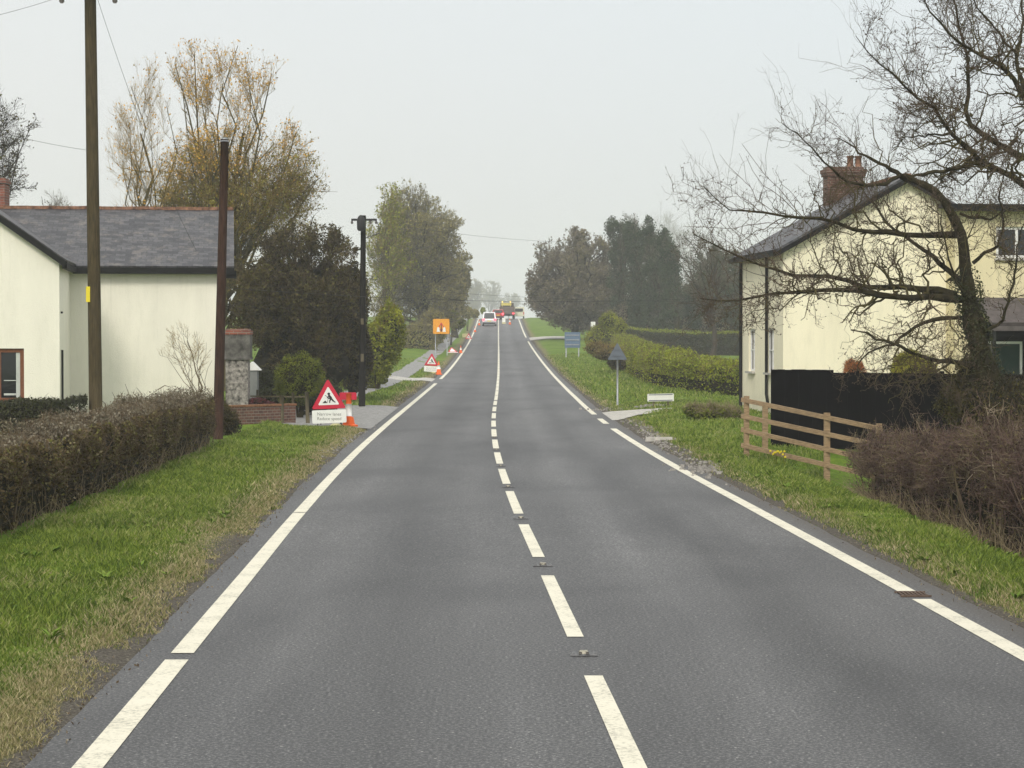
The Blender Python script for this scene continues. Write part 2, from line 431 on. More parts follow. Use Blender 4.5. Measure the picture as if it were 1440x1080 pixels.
M['twig_tan'] = simple('tan_twig', (.27,.185,.055), .9, .4, 2)
M['twig_grey'] = simple('haze_paled_grey_twig', (.15,.13,.10), .9, .4, 2)  # grey twigs paled so that distance haze is partly in their colour
M['twig_brown'] = leafmat('brown_twig', [(.03,.022,.012), (.085,.058,.035), (.13,.095,.055), (.22,.17,.11)], 1.3, .9)
M['twig_purple'] = leafmat('purple_brown_twig', [(.025,.016,.012), (.075,.048,.040), (.14,.095,.080), (.13,.105,.05), (.32,.26,.19)], 1.8, .9)
M['core'] = simple('painted_inner_shade', (.018,.016,.009), 1, .5, 4, spec=.05)  # solid dark filler that blocks light; shade among twigs is in its colour
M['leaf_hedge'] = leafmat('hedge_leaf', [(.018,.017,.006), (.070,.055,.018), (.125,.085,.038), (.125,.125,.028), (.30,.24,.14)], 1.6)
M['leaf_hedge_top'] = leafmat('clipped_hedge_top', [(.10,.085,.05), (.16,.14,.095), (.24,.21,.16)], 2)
M['leaf_bramble'] = leafmat('bramble_leaf', [(.012,.009,.006), (.05,.028,.020), (.10,.060,.042), (.11,.10,.03), (.20,.145,.10)], 1.6)
M['leaf_dark'] = leafmat('dark_evergreen_leaf', [(.007,.007,.003), (.022,.020,.006), (.060,.044,.014), (.085,.080,.014), (.12,.085,.03)], .9)
M['leaf_darkhedge'] = leafmat('dark_hedge_leaf', [(.014,.016,.008), (.035,.040,.014), (.060,.060,.022)], 1.2)
M['leaf_autumn'] = leafmat('russet_leaf', [(.26,.16,.02), (.50,.29,.04), (.68,.36,.05), (.52,.45,.07)], .5)
M['leaf_olive'] = leafmat('olive_leaf', [(.035,.033,.008), (.10,.09,.016), (.24,.20,.035), (.20,.21,.03)], .5)
M['leaf_willow'] = leafmat('haze_paled_grey_green_bud', [(.08,.072,.032), (.15,.135,.045), (.24,.20,.07), (.20,.215,.05)], .35)  # bud colours raised to put some of the distance haze into them
M['leaf_lime'] = leafmat('lime_leaf', [(.055,.068,.006), (.16,.175,.012), (.34,.35,.025)], .9)
M['leaf_round'] = leafmat('topiary_leaf', [(.04,.055,.006), (.11,.13,.012), (.18,.20,.02)], 2)
M['leaf_purple'] = leafmat('haze_paled_mauve_brown_bud', [(.10,.082,.058), (.17,.14,.10), (.20,.18,.075)], .35)  # buds paled too, their colour carrying part of the haze
M['leaf_ivy'] = leafmat('ivy_leaf', [(.020,.032,.016), (.042,.060,.030), (.07,.09,.042)], .5)
M['leaf_hedge_green'] = leafmat('green_hedge_leaf', [(.05,.065,.006), (.14,.175,.012), (.26,.30,.022), (.22,.20,.03)], .6)
M['leaf_conifer'] = leafmat('golden_conifer', [(.12,.13,.012), (.27,.26,.025), (.38,.34,.04)], 3)
M['leaf_orange'] = leafmat('orange_shrub_leaf', [(.16,.05,.015), (.30,.10,.03), (.38,.17,.05)], 3)
M['leaf_maroon'] = leafmat('maroon_leaf', [(.03,.01,.01), (.10,.02,.025), (.12,.06,.03)], 3)
M['petal'] = simple('daffodil_yellow', (.75,.62,.03), .6, .1)
M['car_silver'] = simple('silver_car_paint', (.50,.50,.51), .35, .05, metal=.4)
M['car_white'] = simple('white_van_paint', (.72,.72,.70), .4, .05)
M['car_red'] = simple('red_car_paint', (.35,.02,.02), .35, .1)
M['tyre'] = simple('tyre_rubber', (.02,.02,.02), .9, .2)
M['lorry'] = simple('dull_brown_lorry_paint', (.10,.075,.06), .7, .3)
M['digger'] = simple('digger_yellow', (.55,.47,.12), .5, .1)
def lamp_mat(name, c, e):
    m, nt, b = new_mat(name)
    b.inputs['Base Color'].default_value = (*c, 1); b.inputs['Emission Color'].default_value = (*c, 1); b.inputs['Emission Strength'].default_value = e
    return m
M['brake'] = lamp_mat('lit_brake_lamp', (1, .045, .07), 3.5)
M['beacon'] = lamp_mat('lit_amber_beacon', (1, .7, .12), 1.5)
M['green_door'] = simple('dark_green_door', (.006,.032,.022), .6, .1, spec=.2)

# ------------------------------------------------------------------ sky, light, air, camera
world = bpy.data.worlds.new('World'); scene.world = world; world.use_nodes = True
nt = world.node_tree; nt.nodes.clear()
wo = nt.nodes.new('ShaderNodeOutputWorld'); bg = nt.nodes.new('ShaderNodeBackground')
sky = nt.nodes.new('ShaderNodeTexSky'); sky.sky_type = 'NISHITA'; sky.sun_disc = False
SUN_EL, SUN_AZ = math.radians(38), math.radians(196)
sky.sun_elevation = SUN_EL; sky.sun_rotation = SUN_AZ; sky.air_density = 1.0; sky.dust_density = 6.0; sky.ozone_density = 1.0
hs = nt.nodes.new('ShaderNodeHueSaturation'); hs.inputs['Saturation'].default_value = .22
nt.links.new(sky.outputs[0], hs.inputs['Color'])
# overcast: cloud sheet evens out the clear-sky gradient
mx = nt.nodes.new('ShaderNodeMix'); mx.data_type = 'RGBA'; mx.inputs[0].default_value = .78
nt.links.new(hs.outputs[0], mx.inputs[6])
tc = nt.nodes.new('ShaderNodeTexCoord'); sx = nt.nodes.new('ShaderNodeSeparateXYZ'); nt.links.new(tc.outputs['Generated'], sx.inputs[0])
cn = nt.nodes.new('ShaderNodeTexNoise'); cn.inputs['Scale'].default_value = 2.2; cn.inputs['Detail'].default_value = 3
nt.links.new(tc.outputs['Generated'], cn.inputs['Vector'])
ad = nt.nodes.new('ShaderNodeMath'); ad.operation = 'MULTIPLY_ADD'; nt.links.new(cn.outputs[0], ad.inputs[0]); ad.inputs[1].default_value = .10; xm = nt.nodes.new('ShaderNodeMath'); xm.operation = 'MULTIPLY_ADD'; nt.links.new(sx.outputs[0], xm.inputs[0]); xm.inputs[1].default_value = .35; nt.links.new(sx.outputs[2], xm.inputs[2]); nt.links.new(xm.outputs[0], ad.inputs[2])
rp = nt.nodes.new('ShaderNodeValToRGB'); e = rp.color_ramp.elements
SKYK = 6.2
K_ = SKYK/10
e[0].position = .04; e[0].color = (.92*K_, .925*K_, .915*K_, 1)
e[1].position = .24; e[1].color = (.84*K_, .90*K_, .935*K_, 1)
q_ = e.new(.55); q_.color = (1.10*K_, 1.14*K_, 1.16*K_, 1)
q_ = e.new(1.0); q_.color = (1.50*K_, 1.52*K_, 1.50*K_, 1)
nt.links.new(ad.outputs[0], rp.inputs[0])
sc10 = nt.nodes.new('ShaderNodeMix'); sc10.data_type = 'RGBA'; sc10.blend_type = 'MULTIPLY'; sc10.inputs[0].default_value = 1; sc10.inputs[7].default_value = (10, 10, 10, 1)
nt.links.new(rp.outputs[0], sc10.inputs[6]); nt.links.new(sc10.outputs[2], mx.inputs[7])
nt.links.new(mx.outputs[2], bg.inputs[0]); bg.inputs[1].default_value = .135
nt.links.new(bg.outputs[0], wo.inputs[0])

sd = bpy.data.lights.new('sun', 'SUN'); sd.energy = 1.5; sd.angle = math.radians(14); sd.color = (1, .93, .83)
so = bpy.data.objects.new('sun', sd); COL.objects.link(so)
dirv = Vector((-math.sin(SUN_AZ) * math.cos(SUN_EL) * -1, math.cos(SUN_AZ) * math.cos(SUN_EL), math.sin(SUN_EL)))
so.rotation_euler = dirv.to_track_quat('Z', 'Y').to_euler()

cd = bpy.data.cameras.new('camera'); cam = bpy.data.objects.new('camera', cd); COL.objects.link(cam)
cam.location = (0, 0, CAMZ); cam.rotation_euler = (PI/2 - TH, 0, 0)
cd.sensor_width = 36; cd.lens = F / 1440 * 36; cd.clip_start = .1; cd.clip_end = 5000
scene.camera = cam
scene.view_settings.view_transform = 'Standard'; scene.view_settings.look = 'None'
scene.view_settings.exposure = 0.30; scene.view_settings.gamma = 1
scene.render.engine = 'CYCLES'
scene.cycles.use_denoising = True
scene.cycles.max_bounces = 6; scene.cycles.volume_bounces = 1; scene.cycles.diffuse_bounces = 3
scene.cycles.volume_step_rate = 4

hz = NB(); hz.box((0, 810, 16), (1900, 1780, 76))
hm = bpy.data.materials.new('haze_air'); hm.use_nodes = True
hnt = hm.node_tree; hnt.nodes.clear(); ho = hnt.nodes.new('ShaderNodeOutputMaterial'); pv = hnt.nodes.new('ShaderNodeVolumePrincipled')
pv.inputs['Color'].default_value = (.94, .955, .965, 1); pv.inputs['Density'].default_value = .00066; pv.inputs['Anisotropy'].default_value = 0.0
hnt.links.new(pv.outputs[0], ho.inputs['Volume'])
HZ = hz.build('haze', hm); tag(HZ, 'pale grey damp haze thickening down the road', 'haze', kind='stuff')
HZ.visible_shadow = True

# ------------------------------------------------------------------ ground sheet
def ground():
    ys = np.concatenate([np.arange(-30, 8, 2.), np.arange(8, 60, .4), np.arange(60, 130, 1.), np.arange(130, 380, 2.5), np.arange(380, 1661, 20.)])
    o = np.array([0, .1, .2, .3, .45, .6, .8, 1.0, 1.25, 1.5, 1.8, 2.1, 2.4, 2.8, 3.2, 3.6, 4.2, 5, 6, 7.5, 9.5, 12, 16, 22, 32, 50, 80, 140, 260, 500, 900])
    V = []; A = []
    for y in ys:
        L = float(xl(y)) - EDGE_L; R = float(xr(y)) + EDGE_R
        xs = np.concatenate([(L - o)[::-1], [L + .15, (L+R)/2, R - .15], R + o])
        z = gz(xs, np.full_like(xs, y))
        d = np.maximum(L - xs, xs - R)
        w = np.where(xs > 0, .45 + .55 * math.exp(-((y - 56)/18)**2), .45) * (1 + .5*vnoise(xs, np.full_like(xs, y), 1.1, 5))
        a = np.where(d < 0, 1, np.clip(1.0 - d / np.maximum(w, .05) * .55, 0, 1))
        a = np.maximum(a, .38 * (1 - sst(d, .4, 1.1)) + .25 * np.clip(vnoise(xs, np.full_like(xs, y), .6, 8), 0, 1))
        a = np.where(d > 9, a * .6, a)
        a = np.maximum(a, np.where(((xs + 2.72)/.3)**2 + ((y - 15.3)/.5)**2 < 1, .9, 0))
        V.append(np.stack([xs, np.full_like(xs, y), z], 1)); A.append(a)
    n, k = len(ys), len(V[0])
    idx = np.arange(n*k).reshape(n, k)
    Fa = np.stack([idx[:-1,:-1], idx[:-1,1:], idx[1:,1:], idx[1:,:-1]], -1).reshape(-1, 4)
    nb = NB(); nb.add(np.concatenate(V), Fa, 0, True, np.concatenate(A))
    return tag(nb.build('ground', M['turf'], attr=True), kind='structure')
ground()

def strip(name, f0, f1, ys, dz, m, cols=2, attr=False):
    """sheet between lateral functions f0(y) < f1(y) following the road profile"""
    V = []; A = []
    for y in ys:
        a, b = float(f0(y)), float(f1(y))
        for t in np.linspace(0, 1, cols):
            x = a + (b - a) * t; V.append((x, y, float(rzf(y)) + dz)); A.append(x - float(cxf(y)))
    k = cols; n = len(ys); idx = np.arange(n*k).reshape(n, k)
    Fa = np.stack([idx[:-1,:-1], idx[:-1,1:], idx[1:,1:], idx[1:,:-1]], -1).reshape(-1, 4)
    nb = NB(); nb.add(np.array(V), Fa, 0, True, np.array(A)); return nb
rys = np.concatenate([np.arange(-30, 60, .5), np.arange(60, 400, 1.5), np.arange(400, 1600, 15)])
tag(strip('road', lambda y: xl(y) - EDGE_L + .035*float(vnoise(y, 0, .6, 4)) + .02*float(vnoise(y, 0, 5, 6)),
          lambda y: xr(y) + EDGE_R + .035*float(vnoise(y, 5, .6, 4)) + .02*float(vnoise(y, 9, 5, 6)), rys, 0, M['asphalt'], 9).build('road', M['asphalt'], attr=True), kind='structure')

def sub(y0, y1):
    n = max(2, int((y1 - y0) / 1.0) + 1); return np.linspace(y0, y1, n)
def marking(name, runs, fc, w):
    nb = NB()
    for y0, y1 in runs:
        s = strip('', lambda y: fc(y) - w/2, lambda y: fc(y) + w/2, sub(y0, y1), .005, None)
        nb.add(s.V[0], s.Fs[0][0])
    return tag(nb.build(name, M['paint']), kind='structure')
marking('edge_line_left', [(-28, 15.18), (15.50, 28.15), (28.22, 104), (112, 330)], xl, .165)
marking('edge_line_right', [(-28, 18.72), (19.32, 56.3), (59.5, 63.2), (66.5, 222), (238, 330)], xr, .165)
def cline(y): return cxf(y) + .0
dash = [(4.4, 8.4), (10.35, 14.46), (16.35, 20.6), (22.35, 26.35), (28.0, 32.3), (34.0, 38.2), (39.9, 44.1), (45.8, 50), (51.7, 55.9), (57.5, 61.7), (63.4, 67.6), (69.2, 73.4), (75, 79.3)]
dash += [(80.2 + 6*i, 85.8 + 6*i) for i in range(42)]
marking('centre_line', dash, cline, .125)
# give-way splay of the right entrance
# ------------------------------------------------------------------ drives, path
def sheet(name, poly_rows, m, dz=.012, kind='structure'):
    """rows: list of (y, x0, x1); drapes a sheet on the ground"""
    V = []; K = 9
    for y, a, b in poly_rows:
        for t in np.linspace(0, 1, K):
            x = a + (b-a)*t
            inroad = (x > float(xl(y)) - EDGE_L - .05) and (x < float(xr(y)) + EDGE_R + .05)
            z = float(rzf(y)) + .008 if inroad else max(G(x, y) + dz, float(rzf(y)) + .008 if min(abs(x-float(xl(y))+EDGE_L), abs(x-float(xr(y))-EDGE_R)) < .3 else -9)
            V.append((x, y, z))
    n = len(poly_rows); idx = np.arange(n*K).reshape(n, K)
    Fa = np.stack([idx[:-1,:-1], idx[:-1,1:], idx[1:,1:], idx[1:,:-1]], -1).reshape(-1, 4)
    nb = NB(); nb.add(np.array(V), Fa, 0, True)
    return tag(nb.build(name, m), kind=kind)
PY0 = 73
rows = [(y, float(xl(y)) - np.interp(y, [70, 100, 200, 320], [3.6, 2.75, 2.7, 2.6]) + .06*float(vnoise(y, 3, .5, 3)),
         float(xl(y)) - np.interp(y, [70, 100, 200, 320], [2.5, 1.7, 1.6, 1.5]) + .06*float(vnoise(y, 8, .6, 3))) for y in np.concatenate([np.arange(PY0, 150, 1.), np.arange(150, 332, 2.)])]
sheet('pavement', rows, M['path'], .02)
rows = [(y, float(xl(y)) - np.interp(y, [55.5, 58, 66, 73], [2.2, 3.3, 4.6, 3.9]), float(xl(y)) - EDGE_L + .06) for y in np.arange(56.0, 73.3, .5)]
sheet('driveway', rows, M['path'], .016)
sheet('field_entrance', [(y, float(xl(y)) - 4.2, float(xl(y)) - EDGE_L + .06) for y in np.arange(107, 112.6, .5)], M['concrete'], .03)
rows = [(y, float(xr(y)) + EDGE_R - .06, float(xr(y)) + np.interp(y, [61.5, 64, 66.5, 68.5], [.55, 1.0, 2.3, 3.0])) for y in np.arange(62, 68.2, .4)]
sheet('gateway_apron', rows, M['concrete'], .014)
sheet('side_track', [(y, float(xr(y)) + EDGE_R - .06, float(xr(y)) + 4.6) for y in np.arange(226, 238, 1.)], M['concrete'], .04)

# ------------------------------------------------------------------ grass
rng = np.random.default_rng(7)
HX_L = lambda y: np.interp(y, [0, 15, 23.4, 46, 60], [-5.2, -5.4, -5.5, -6.3, -6.6])
HX_R = lambda y: np.interp(y, [0, 15, 23, 36, 60], [5.3, 5.25, 5.3, 5.3, 9])
def blades(n, ylo, yhi, side, hrange, wid, p=1.0, xmax=None, dens_straw=True):
    y = (ylo**(1-p) + rng.random(n) * (yhi**(1-p) - ylo**(1-p)))**(1/(1-p)) if p != 1 else ylo * (yhi/ylo)**rng.random(n)
    e = xl(y) - EDGE_L if side < 0 else xr(y) + EDGE_R
    lim = HX_L(y) if side < 0 else HX_R(y)
    if xmax is not None: lim = e + side * xmax
    vis = side * (.236 * y + 2.0)
    lim = np.maximum(lim, vis) if side < 0 else np.minimum(lim, vis)
    u = rng.random(n)
    x = e - side*.10 + (lim - e) * u
    d = np.abs(x - e)
    ok = (side * (x - e) > -.12) & (side*(lim - e) > .05)
    edge_n = vnoise(x, y, 2.1, 11) * .12 + vnoise(x, y, 7, 15) * .06 + .08
    ok &= (d > edge_n) | (rng.random(n) < .06)
    if side < 0:
        ok &= ~((((x + 2.72)/.26)**2 + ((y - 15.3)/.42)**2) < 1 + .5*vnoise(x, y, 6, 21))
        ok &= ~((y > 56) & (y < 73.2) & (d < np.interp(y, [55.5, 58, 66, 73], [1.86, 2.9, 4.2, 3.5])))
        po = np.interp(y, [70, 100, 200, 320], [2.16, 1.36, 1.26, 1.2])
        ok &= ~((y > PY0) & (d > po) & (d < po + 1.1))
        ok &= ~((y > 107) & (y < 112.6) & (d < 3.9))
    else:
        ok &= ~((y > 61.8) & (y < 68.4) & (d < np.interp(y, [61.5, 64, 66.5, 68.5], [.2, .65, 1.9, 2.6])))
        ok &= ~((y > 226) & (y < 238) & (d < 4.2))
        gl = .12 + .75*np.exp(-((y-56)/14)**2) * (.7 + .6*vnoise(x*0, y, .5, 12))
        ok &= (d > gl) | (rng.random(n) < .10)
    x, y, d = x[ok], y[ok], d[ok]; n = len(x)
    tall = 1 + .7*np.clip(vnoise(x, y, .9, 13), -1, 1)
    h = rng.uniform(*hrange, n) * tall * (.45 + .55*sst(d, 0, .6))
    w = wid * rng.uniform(.7, 1.4, n) * (y / 20)**.45
    ang = rng.random(n) * 2 * PI
    ln = rng.normal(0, .45, (n, 2)) * h[:, None]
    base = np.stack([x, y, gz(x, y) - .01], 1)
    sdv = np.stack([np.cos(ang), np.sin(ang), np.zeros(n)], 1) * w[:, None] / 2
    tip = base + np.stack([ln[:,0], ln[:,1], h], 1)
    mid = base + np.stack([ln[:,0]*.35, ln[:,1]*.35, h*.6], 1)
    V = np.stack([base - sdv, base + sdv, mid + sdv*.8, tip, mid - sdv*.8], 1).reshape(-1, 3)
    Fa = np.arange(n*5).reshape(n, 5)
    dry = .58 * (1 - sst(d, .1, .8 if side > 0 else .95)) + .16*np.clip(vnoise(x, y, .5, 14), 0, 1)
    if side < 0: dry = dry + .25 * (1 - sst(y, 12, 17))
    if side > 0: dry = dry * .6
    return V, Fa, np.repeat(dry, 5)
nb = NB()
for a in [(170000, 8.5, 30, -1, (.03, .10), .008, 1.6), (90000, 25, 62, -1, (.03, .10), .011, 1.0),
          (90000, 9, 32, 1, (.03, .10), .008, 1.6), (70000, 28, 75, 1, (.03, .11), .012, 1.0),
          (26000, 60, 150, -1, (.04, .12), .018, 1.0, 7), (36000, 60, 170, 1, (.04, .12), .020, 1.0, 8)]:
    V, Fa, A = blades(*a); nb.add(V, Fa, 0, False, A)
tag(nb.build('grass', M['grass'], attr=True), 'rough green verge grass with straw-coloured edges along both sides of the road', 'grass', kind='stuff')

# ------------------------------------------------------------------ plants
def leaves(nb, C, size, rg, mi=0, flat=.0):
    n = len(C)
    if n == 0: return
    a = rg.normal(size=(n, 3)); a[:, 2] *= (1 - flat); a /= np.linalg.norm(a, axis=1, keepdims=True)
    h = rg.normal(size=(n, 3)); b = np.cross(a, h); b /= np.linalg.norm(b, axis=1, keepdims=True)
    s = size * rg.uniform(.6, 1.4, n)
    a = a * s[:, None] * .5; b = b * s[:, None] * .33
    V = np.stack([C - a, C - b*.9, C + a, C + b*.9], 1).reshape(-1, 3)
    nb.add(V, np.arange(n*4).reshape(n, 4), mi)
def sampleP(P, t):
    n, K, _ = P.shape
    f = t * (K - 1); i = np.minimum(f.astype(int), K - 2); fr = (f - i)[:, None]
    r = np.arange(n)
    return P[r, i]*(1-fr) + P[r, i+1]*fr, P[r, i+1] - P[r, i]
def spawn(rg, P, R, n, Lr, ang=(35, 65), up=.2, K=4, tmin=.2, bend=.3, rr=.5, wob=.05, out=None, outk=0, inside=None, shrink=.35, rmin=.002, taper=.25, flat=1.0):
    seg = np.linalg.norm(P[:, -1] - P[:, 0], axis=1) + 1e-6
    i = rg.choice(len(P), n, p=seg/seg.sum()); t = tmin + (1 - tmin) * rg.random(n)
    S, T = sampleP(P[i], t); T = T / (np.linalg.norm(T, axis=1, keepdims=True) + 1e-9)
    rad = np.array([np.interp(tt, np.linspace(0, 1, R.shape[1]), R[ii]) for ii, tt in zip(i, t)]) * rr
    q = rg.normal(size=(n, 3)); q[:, 1] *= flat; pr = np.cross(T, q); pr /= np.linalg.norm(pr, axis=1, keepdims=True) + 1e-9
    a = np.radians(rg.uniform(*ang, n))[:, None]
    D = T*np.cos(a) + pr*np.sin(a)
    D[:, 2] += up
    if out is not None:
        o = S - out; o /= np.linalg.norm(o, axis=1, keepdims=True) + 1e-9; D = D + o*outk
    D /= np.linalg.norm(D, axis=1, keepdims=True)
    L = rg.uniform(*Lr, n) * (1 - .45*t)
    if inside is not None:
        bad = ~inside(S + D*L[:, None]); L = np.where(bad, L*shrink, L)
    tt = np.linspace(0, 1, K)[None, :, None]
    B = rg.normal(size=(n, 3))*bend*.6; B[:, 2] += bend*.5
    P2 = S[:, None, :] + D[:, None, :]*L[:, None, None]*tt + B[:, None, :]*L[:, None, None]*tt**2*.6
    W = rg.normal(size=(n, K, 3))*wob*L[:, None, None]; W[:, 0] = 0
    P2 = P2 + W
    R2 = np.maximum(rad, rmin)[:, None] * np.linspace(1, taper, K)[None, :]
    return P2, np.maximum(R2, rmin*.6)

def ell_sample(rg, E, n, bias=.6):
    E = np.asarray(E, float); vol = E[:, 3]*E[:, 4]*E[:, 5]; i = rg.choice(len(E), n, p=vol/vol.sum())
    d = rg.normal(size=(n, 3)); d /= np.linalg.norm(d, axis=1, keepdims=True)
    r = rg.random(n)**(1/3*bias)
    return E[i, :3] + d*r[:, None]*E[i, 3:6]
def ell_inside(E, k=1.0):
    E = np.asarray(E, float)
    def f(P):
        r = np.zeros(len(P), bool)
        for e in E: r |= (((P - e[:3])/(e[3:6]*k))**2).sum(1) < 1
        return r
    return f
def px_ells(Y, lst, depth=.9):
    out = []
    for j, (px, py, rx, ry) in enumerate(lst):
        dy = (((j*7) % 5) - 2) * .25 * rx * Y / F
        c = at(px, py, Y + dy); s = Y/F
        out.append((c[0], c[1], c[2], rx*s, rx*s*depth, ry*s))
    return np.array(out)

def tree(name, label, cat, bx, Y, ells, trunk_r, seed, n=(26, 260, 2600, 9000), leaf=(0, .1), mats=('bark', 'twig_grey', 'leaf_willow'),
         fork=.3, group=None, up=.25, tw=.010, L=(1, 1), by=None, leaf2=None, depth=.9, twl=1.0, thin=None):
    """ells in photo pixels; bx = pixel of the trunk foot"""
    rg = np.random.default_rng(seed)
    E = px_ells(Y, ells, depth)
    base = at(bx, 500, Y); base[2] = G(base[0], Y) - .05
    top = E[:, 2].max() + 0; cen = np.average(E[:, :3], axis=0, weights=E[:, 3]*E[:, 5])
    H = (E[:, 2] + E[:, 5]).max() - base[2]
    root = thing(name, label, cat, base, group)
    ins = ell_inside(E)
    T = np.array([base + (cen*[1,1,0] + [0,0,base[2]+H*.72] - base*[1,1,0] - [0,0,base[2]] ) * [f**1.4, f**1.4, f] for f in np.linspace(0, 1, 7)])
    T[1:-1] += rg.normal(size=(5, 3))*[.02*H, .02*H, 0]
    TR = trunk_r*np.linspace(1, .25, 7); TR[0] *= 1.35
    nb = NB(); nb.tube(T, TR, 8, 0)
    # limbs
    nl = n[0]; tg = ell_sample(rg, E, nl, .45)
    t0 = fork + (1-fork)*.85*rg.random(nl)**1.2
    S, _ = sampleP(np.repeat(T[None], nl, 0), t0)
    K = 6; tt = np.linspace(0, 1, K)[None, :, None]
    D = tg - S; Ln = np.linalg.norm(D, axis=1)
    mid = S + D*.45 + np.stack([np.zeros(nl), np.zeros(nl), .16*Ln], 1) * rg.uniform(-.6, 1.2, nl)[:, None]
    P1 = S[:, None]*(1-tt)**2 + 2*mid[:, None]*tt*(1-tt) + tg[:, None]*tt**2
    P1 += np.concatenate([np.zeros((nl,1,3)), rg.normal(size=(nl, K-1, 3))*.03*Ln[:, None, None]], 1)
    R1 = (trunk_r*.42*(1-.5*t0))[:, None]*np.linspace(1, .22, K)[None]
    nb.tubes(P1, R1, 5, 0)
    s = H/12
    P2, R2 = spawn(rg, P1, R1, n[1], (1.3*s*L[0], 3.0*s*L[0]), up=up, tmin=.25, rr=.45, out=cen, outk=.35, inside=ins, rmin=tw*1.2)
    nb.tubes(P2, R2, 4, 0)
    nb.build('trunk', M[mats[0]], root)
    nc = NB()
    P3, R3 = spawn(rg, np.concatenate([P2, P2]), np.concatenate([R2, R2]), n[2], (.5*s*L[1], 1.4*s*L[1]), up=up, rr=.5, out=cen, outk=.4, inside=ins, rmin=tw)
    nc.tubes(P3, R3, 3, 0)
    if n[3]:
        P4, R4 = spawn(rg, P3, R3, n[3], (.25*s*twl, .7*s*twl), up=up, K=3, rr=.6, out=cen, outk=.3, inside=ins, shrink=.5, rmin=tw*.7)
        nc.tubes(P4, R4, 3, 0)
    else: P4 = P3
    ml = [M[mats[1]]]
    if leaf[0]:
        ml.append(M[mats[2]])
        i = rg.integers(0, len(P4), leaf[0]); C, _ = sampleP(P4[i], rg.random(leaf[0])**.5)
        C += rg.normal(size=C.shape)*.06*s
        if thin: C = C[(C[:, 2] < thin[0] + rg.normal(size=len(C))*.5) | (rg.random(len(C)) < thin[1])]
        if leaf2:
            f, mname = leaf2; ml.append(M[mname]); sel = f(C, rg)
            leaves(nc, C[sel], leaf[1], rg, 2); C = C[~sel]
        leaves(nc, C, leaf[1], rg, 1)
    nc.build('crown', ml, root)
    return root

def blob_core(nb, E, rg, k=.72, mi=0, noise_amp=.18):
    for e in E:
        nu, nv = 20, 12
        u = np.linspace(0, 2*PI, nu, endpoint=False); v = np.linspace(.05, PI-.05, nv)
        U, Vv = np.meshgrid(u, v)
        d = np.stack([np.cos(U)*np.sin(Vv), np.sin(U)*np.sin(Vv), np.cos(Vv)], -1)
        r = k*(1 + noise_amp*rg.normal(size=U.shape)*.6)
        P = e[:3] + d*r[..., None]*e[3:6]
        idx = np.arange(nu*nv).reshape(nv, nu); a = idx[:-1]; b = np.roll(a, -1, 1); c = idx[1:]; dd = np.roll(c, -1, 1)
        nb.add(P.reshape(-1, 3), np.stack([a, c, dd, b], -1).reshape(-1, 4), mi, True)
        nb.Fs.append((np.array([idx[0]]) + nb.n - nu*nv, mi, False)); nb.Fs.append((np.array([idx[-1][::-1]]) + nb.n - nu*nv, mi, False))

def bush(name, label, cat, Y, ells, seed, nleaf, size, lm, core='core', ntw=0, twm='twig_brown', group=None, depth=.9, shell=.22, stem=True, clear=False, zb=None, k=.74):
    rg = np.random.default_rng(seed)
    E = px_ells(Y, ells, depth)
    # rest on the ground
    cx, cy = E[0][0], E[0][1]; g = G(cx, Y)
    base = np.array([cx, Y, g])
    root = thing(name, label, cat, base, group)
    nc = NB()
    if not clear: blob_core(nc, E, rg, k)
    w = E[:, 3]*E[:, 5]; i = rg.choice(len(E), nleaf, p=w/w.sum())
    d = rg.normal(size=(nleaf, 3)); d /= np.linalg.norm(d, axis=1, keepdims=True)
    r = 1 - shell*rg.random(nleaf)**1.5 + .05*rg.normal(size=nleaf)
    # lumpy outline
    lump = 1 + .10*np.sin(d[:,0]*7+i*2)*np.cos(d[:,2]*6+i) + .07*np.sin(d[:,1]*11+d[:,2]*9)
    C = E[i, :3] + d*(r*lump)[:, None]*E[i, 3:6]
    C = C[C[:, 2] > gz(C[:, 0], C[:, 1])]
    leaves(nc, C, size, rg, 1)
    if ntw:
        i = rg.choice(len(E), ntw, p=w/w.sum()); d = rg.normal(size=(ntw, 3)); d[:, 2] = np.abs(d[:, 2])*1.0 + .1; d /= np.linalg.norm(d, axis=1, keepdims=True)
        S = E[i, :3] + d*E[i, 3:6]*.8; dd = d + rg.normal(size=d.shape)*.35; dd[:, 2] += .3
        Lw = E[i, 3]*rg.uniform(.15, .42, ntw)
        tt = np.linspace(0, 1, 4)[None, :, None]
        P = S[:, None] + dd[:, None]*Lw[:, None, None]*tt + rg.normal(size=(ntw, 4, 3))*.03
        nc.tubes(P, np.full((ntw, 4), 1.)*np.linspace(1, .4, 4)*size*.09, 3, 2)
    nc.build('foliage', [M[core], M[lm], M[twm]], root)
    if stem:
        ns = NB()
        for q in range(5):
            a = q*1.26; ns.tube([base + [.05*math.cos(a), .05*math.sin(a), -.05], E[0][:3] + [E[0][3]*.3*math.cos(a), E[0][4]*.3*math.sin(a), 0]], [.04, .02], 6)
        ns.build('stem', M['bark'], root)
    return root

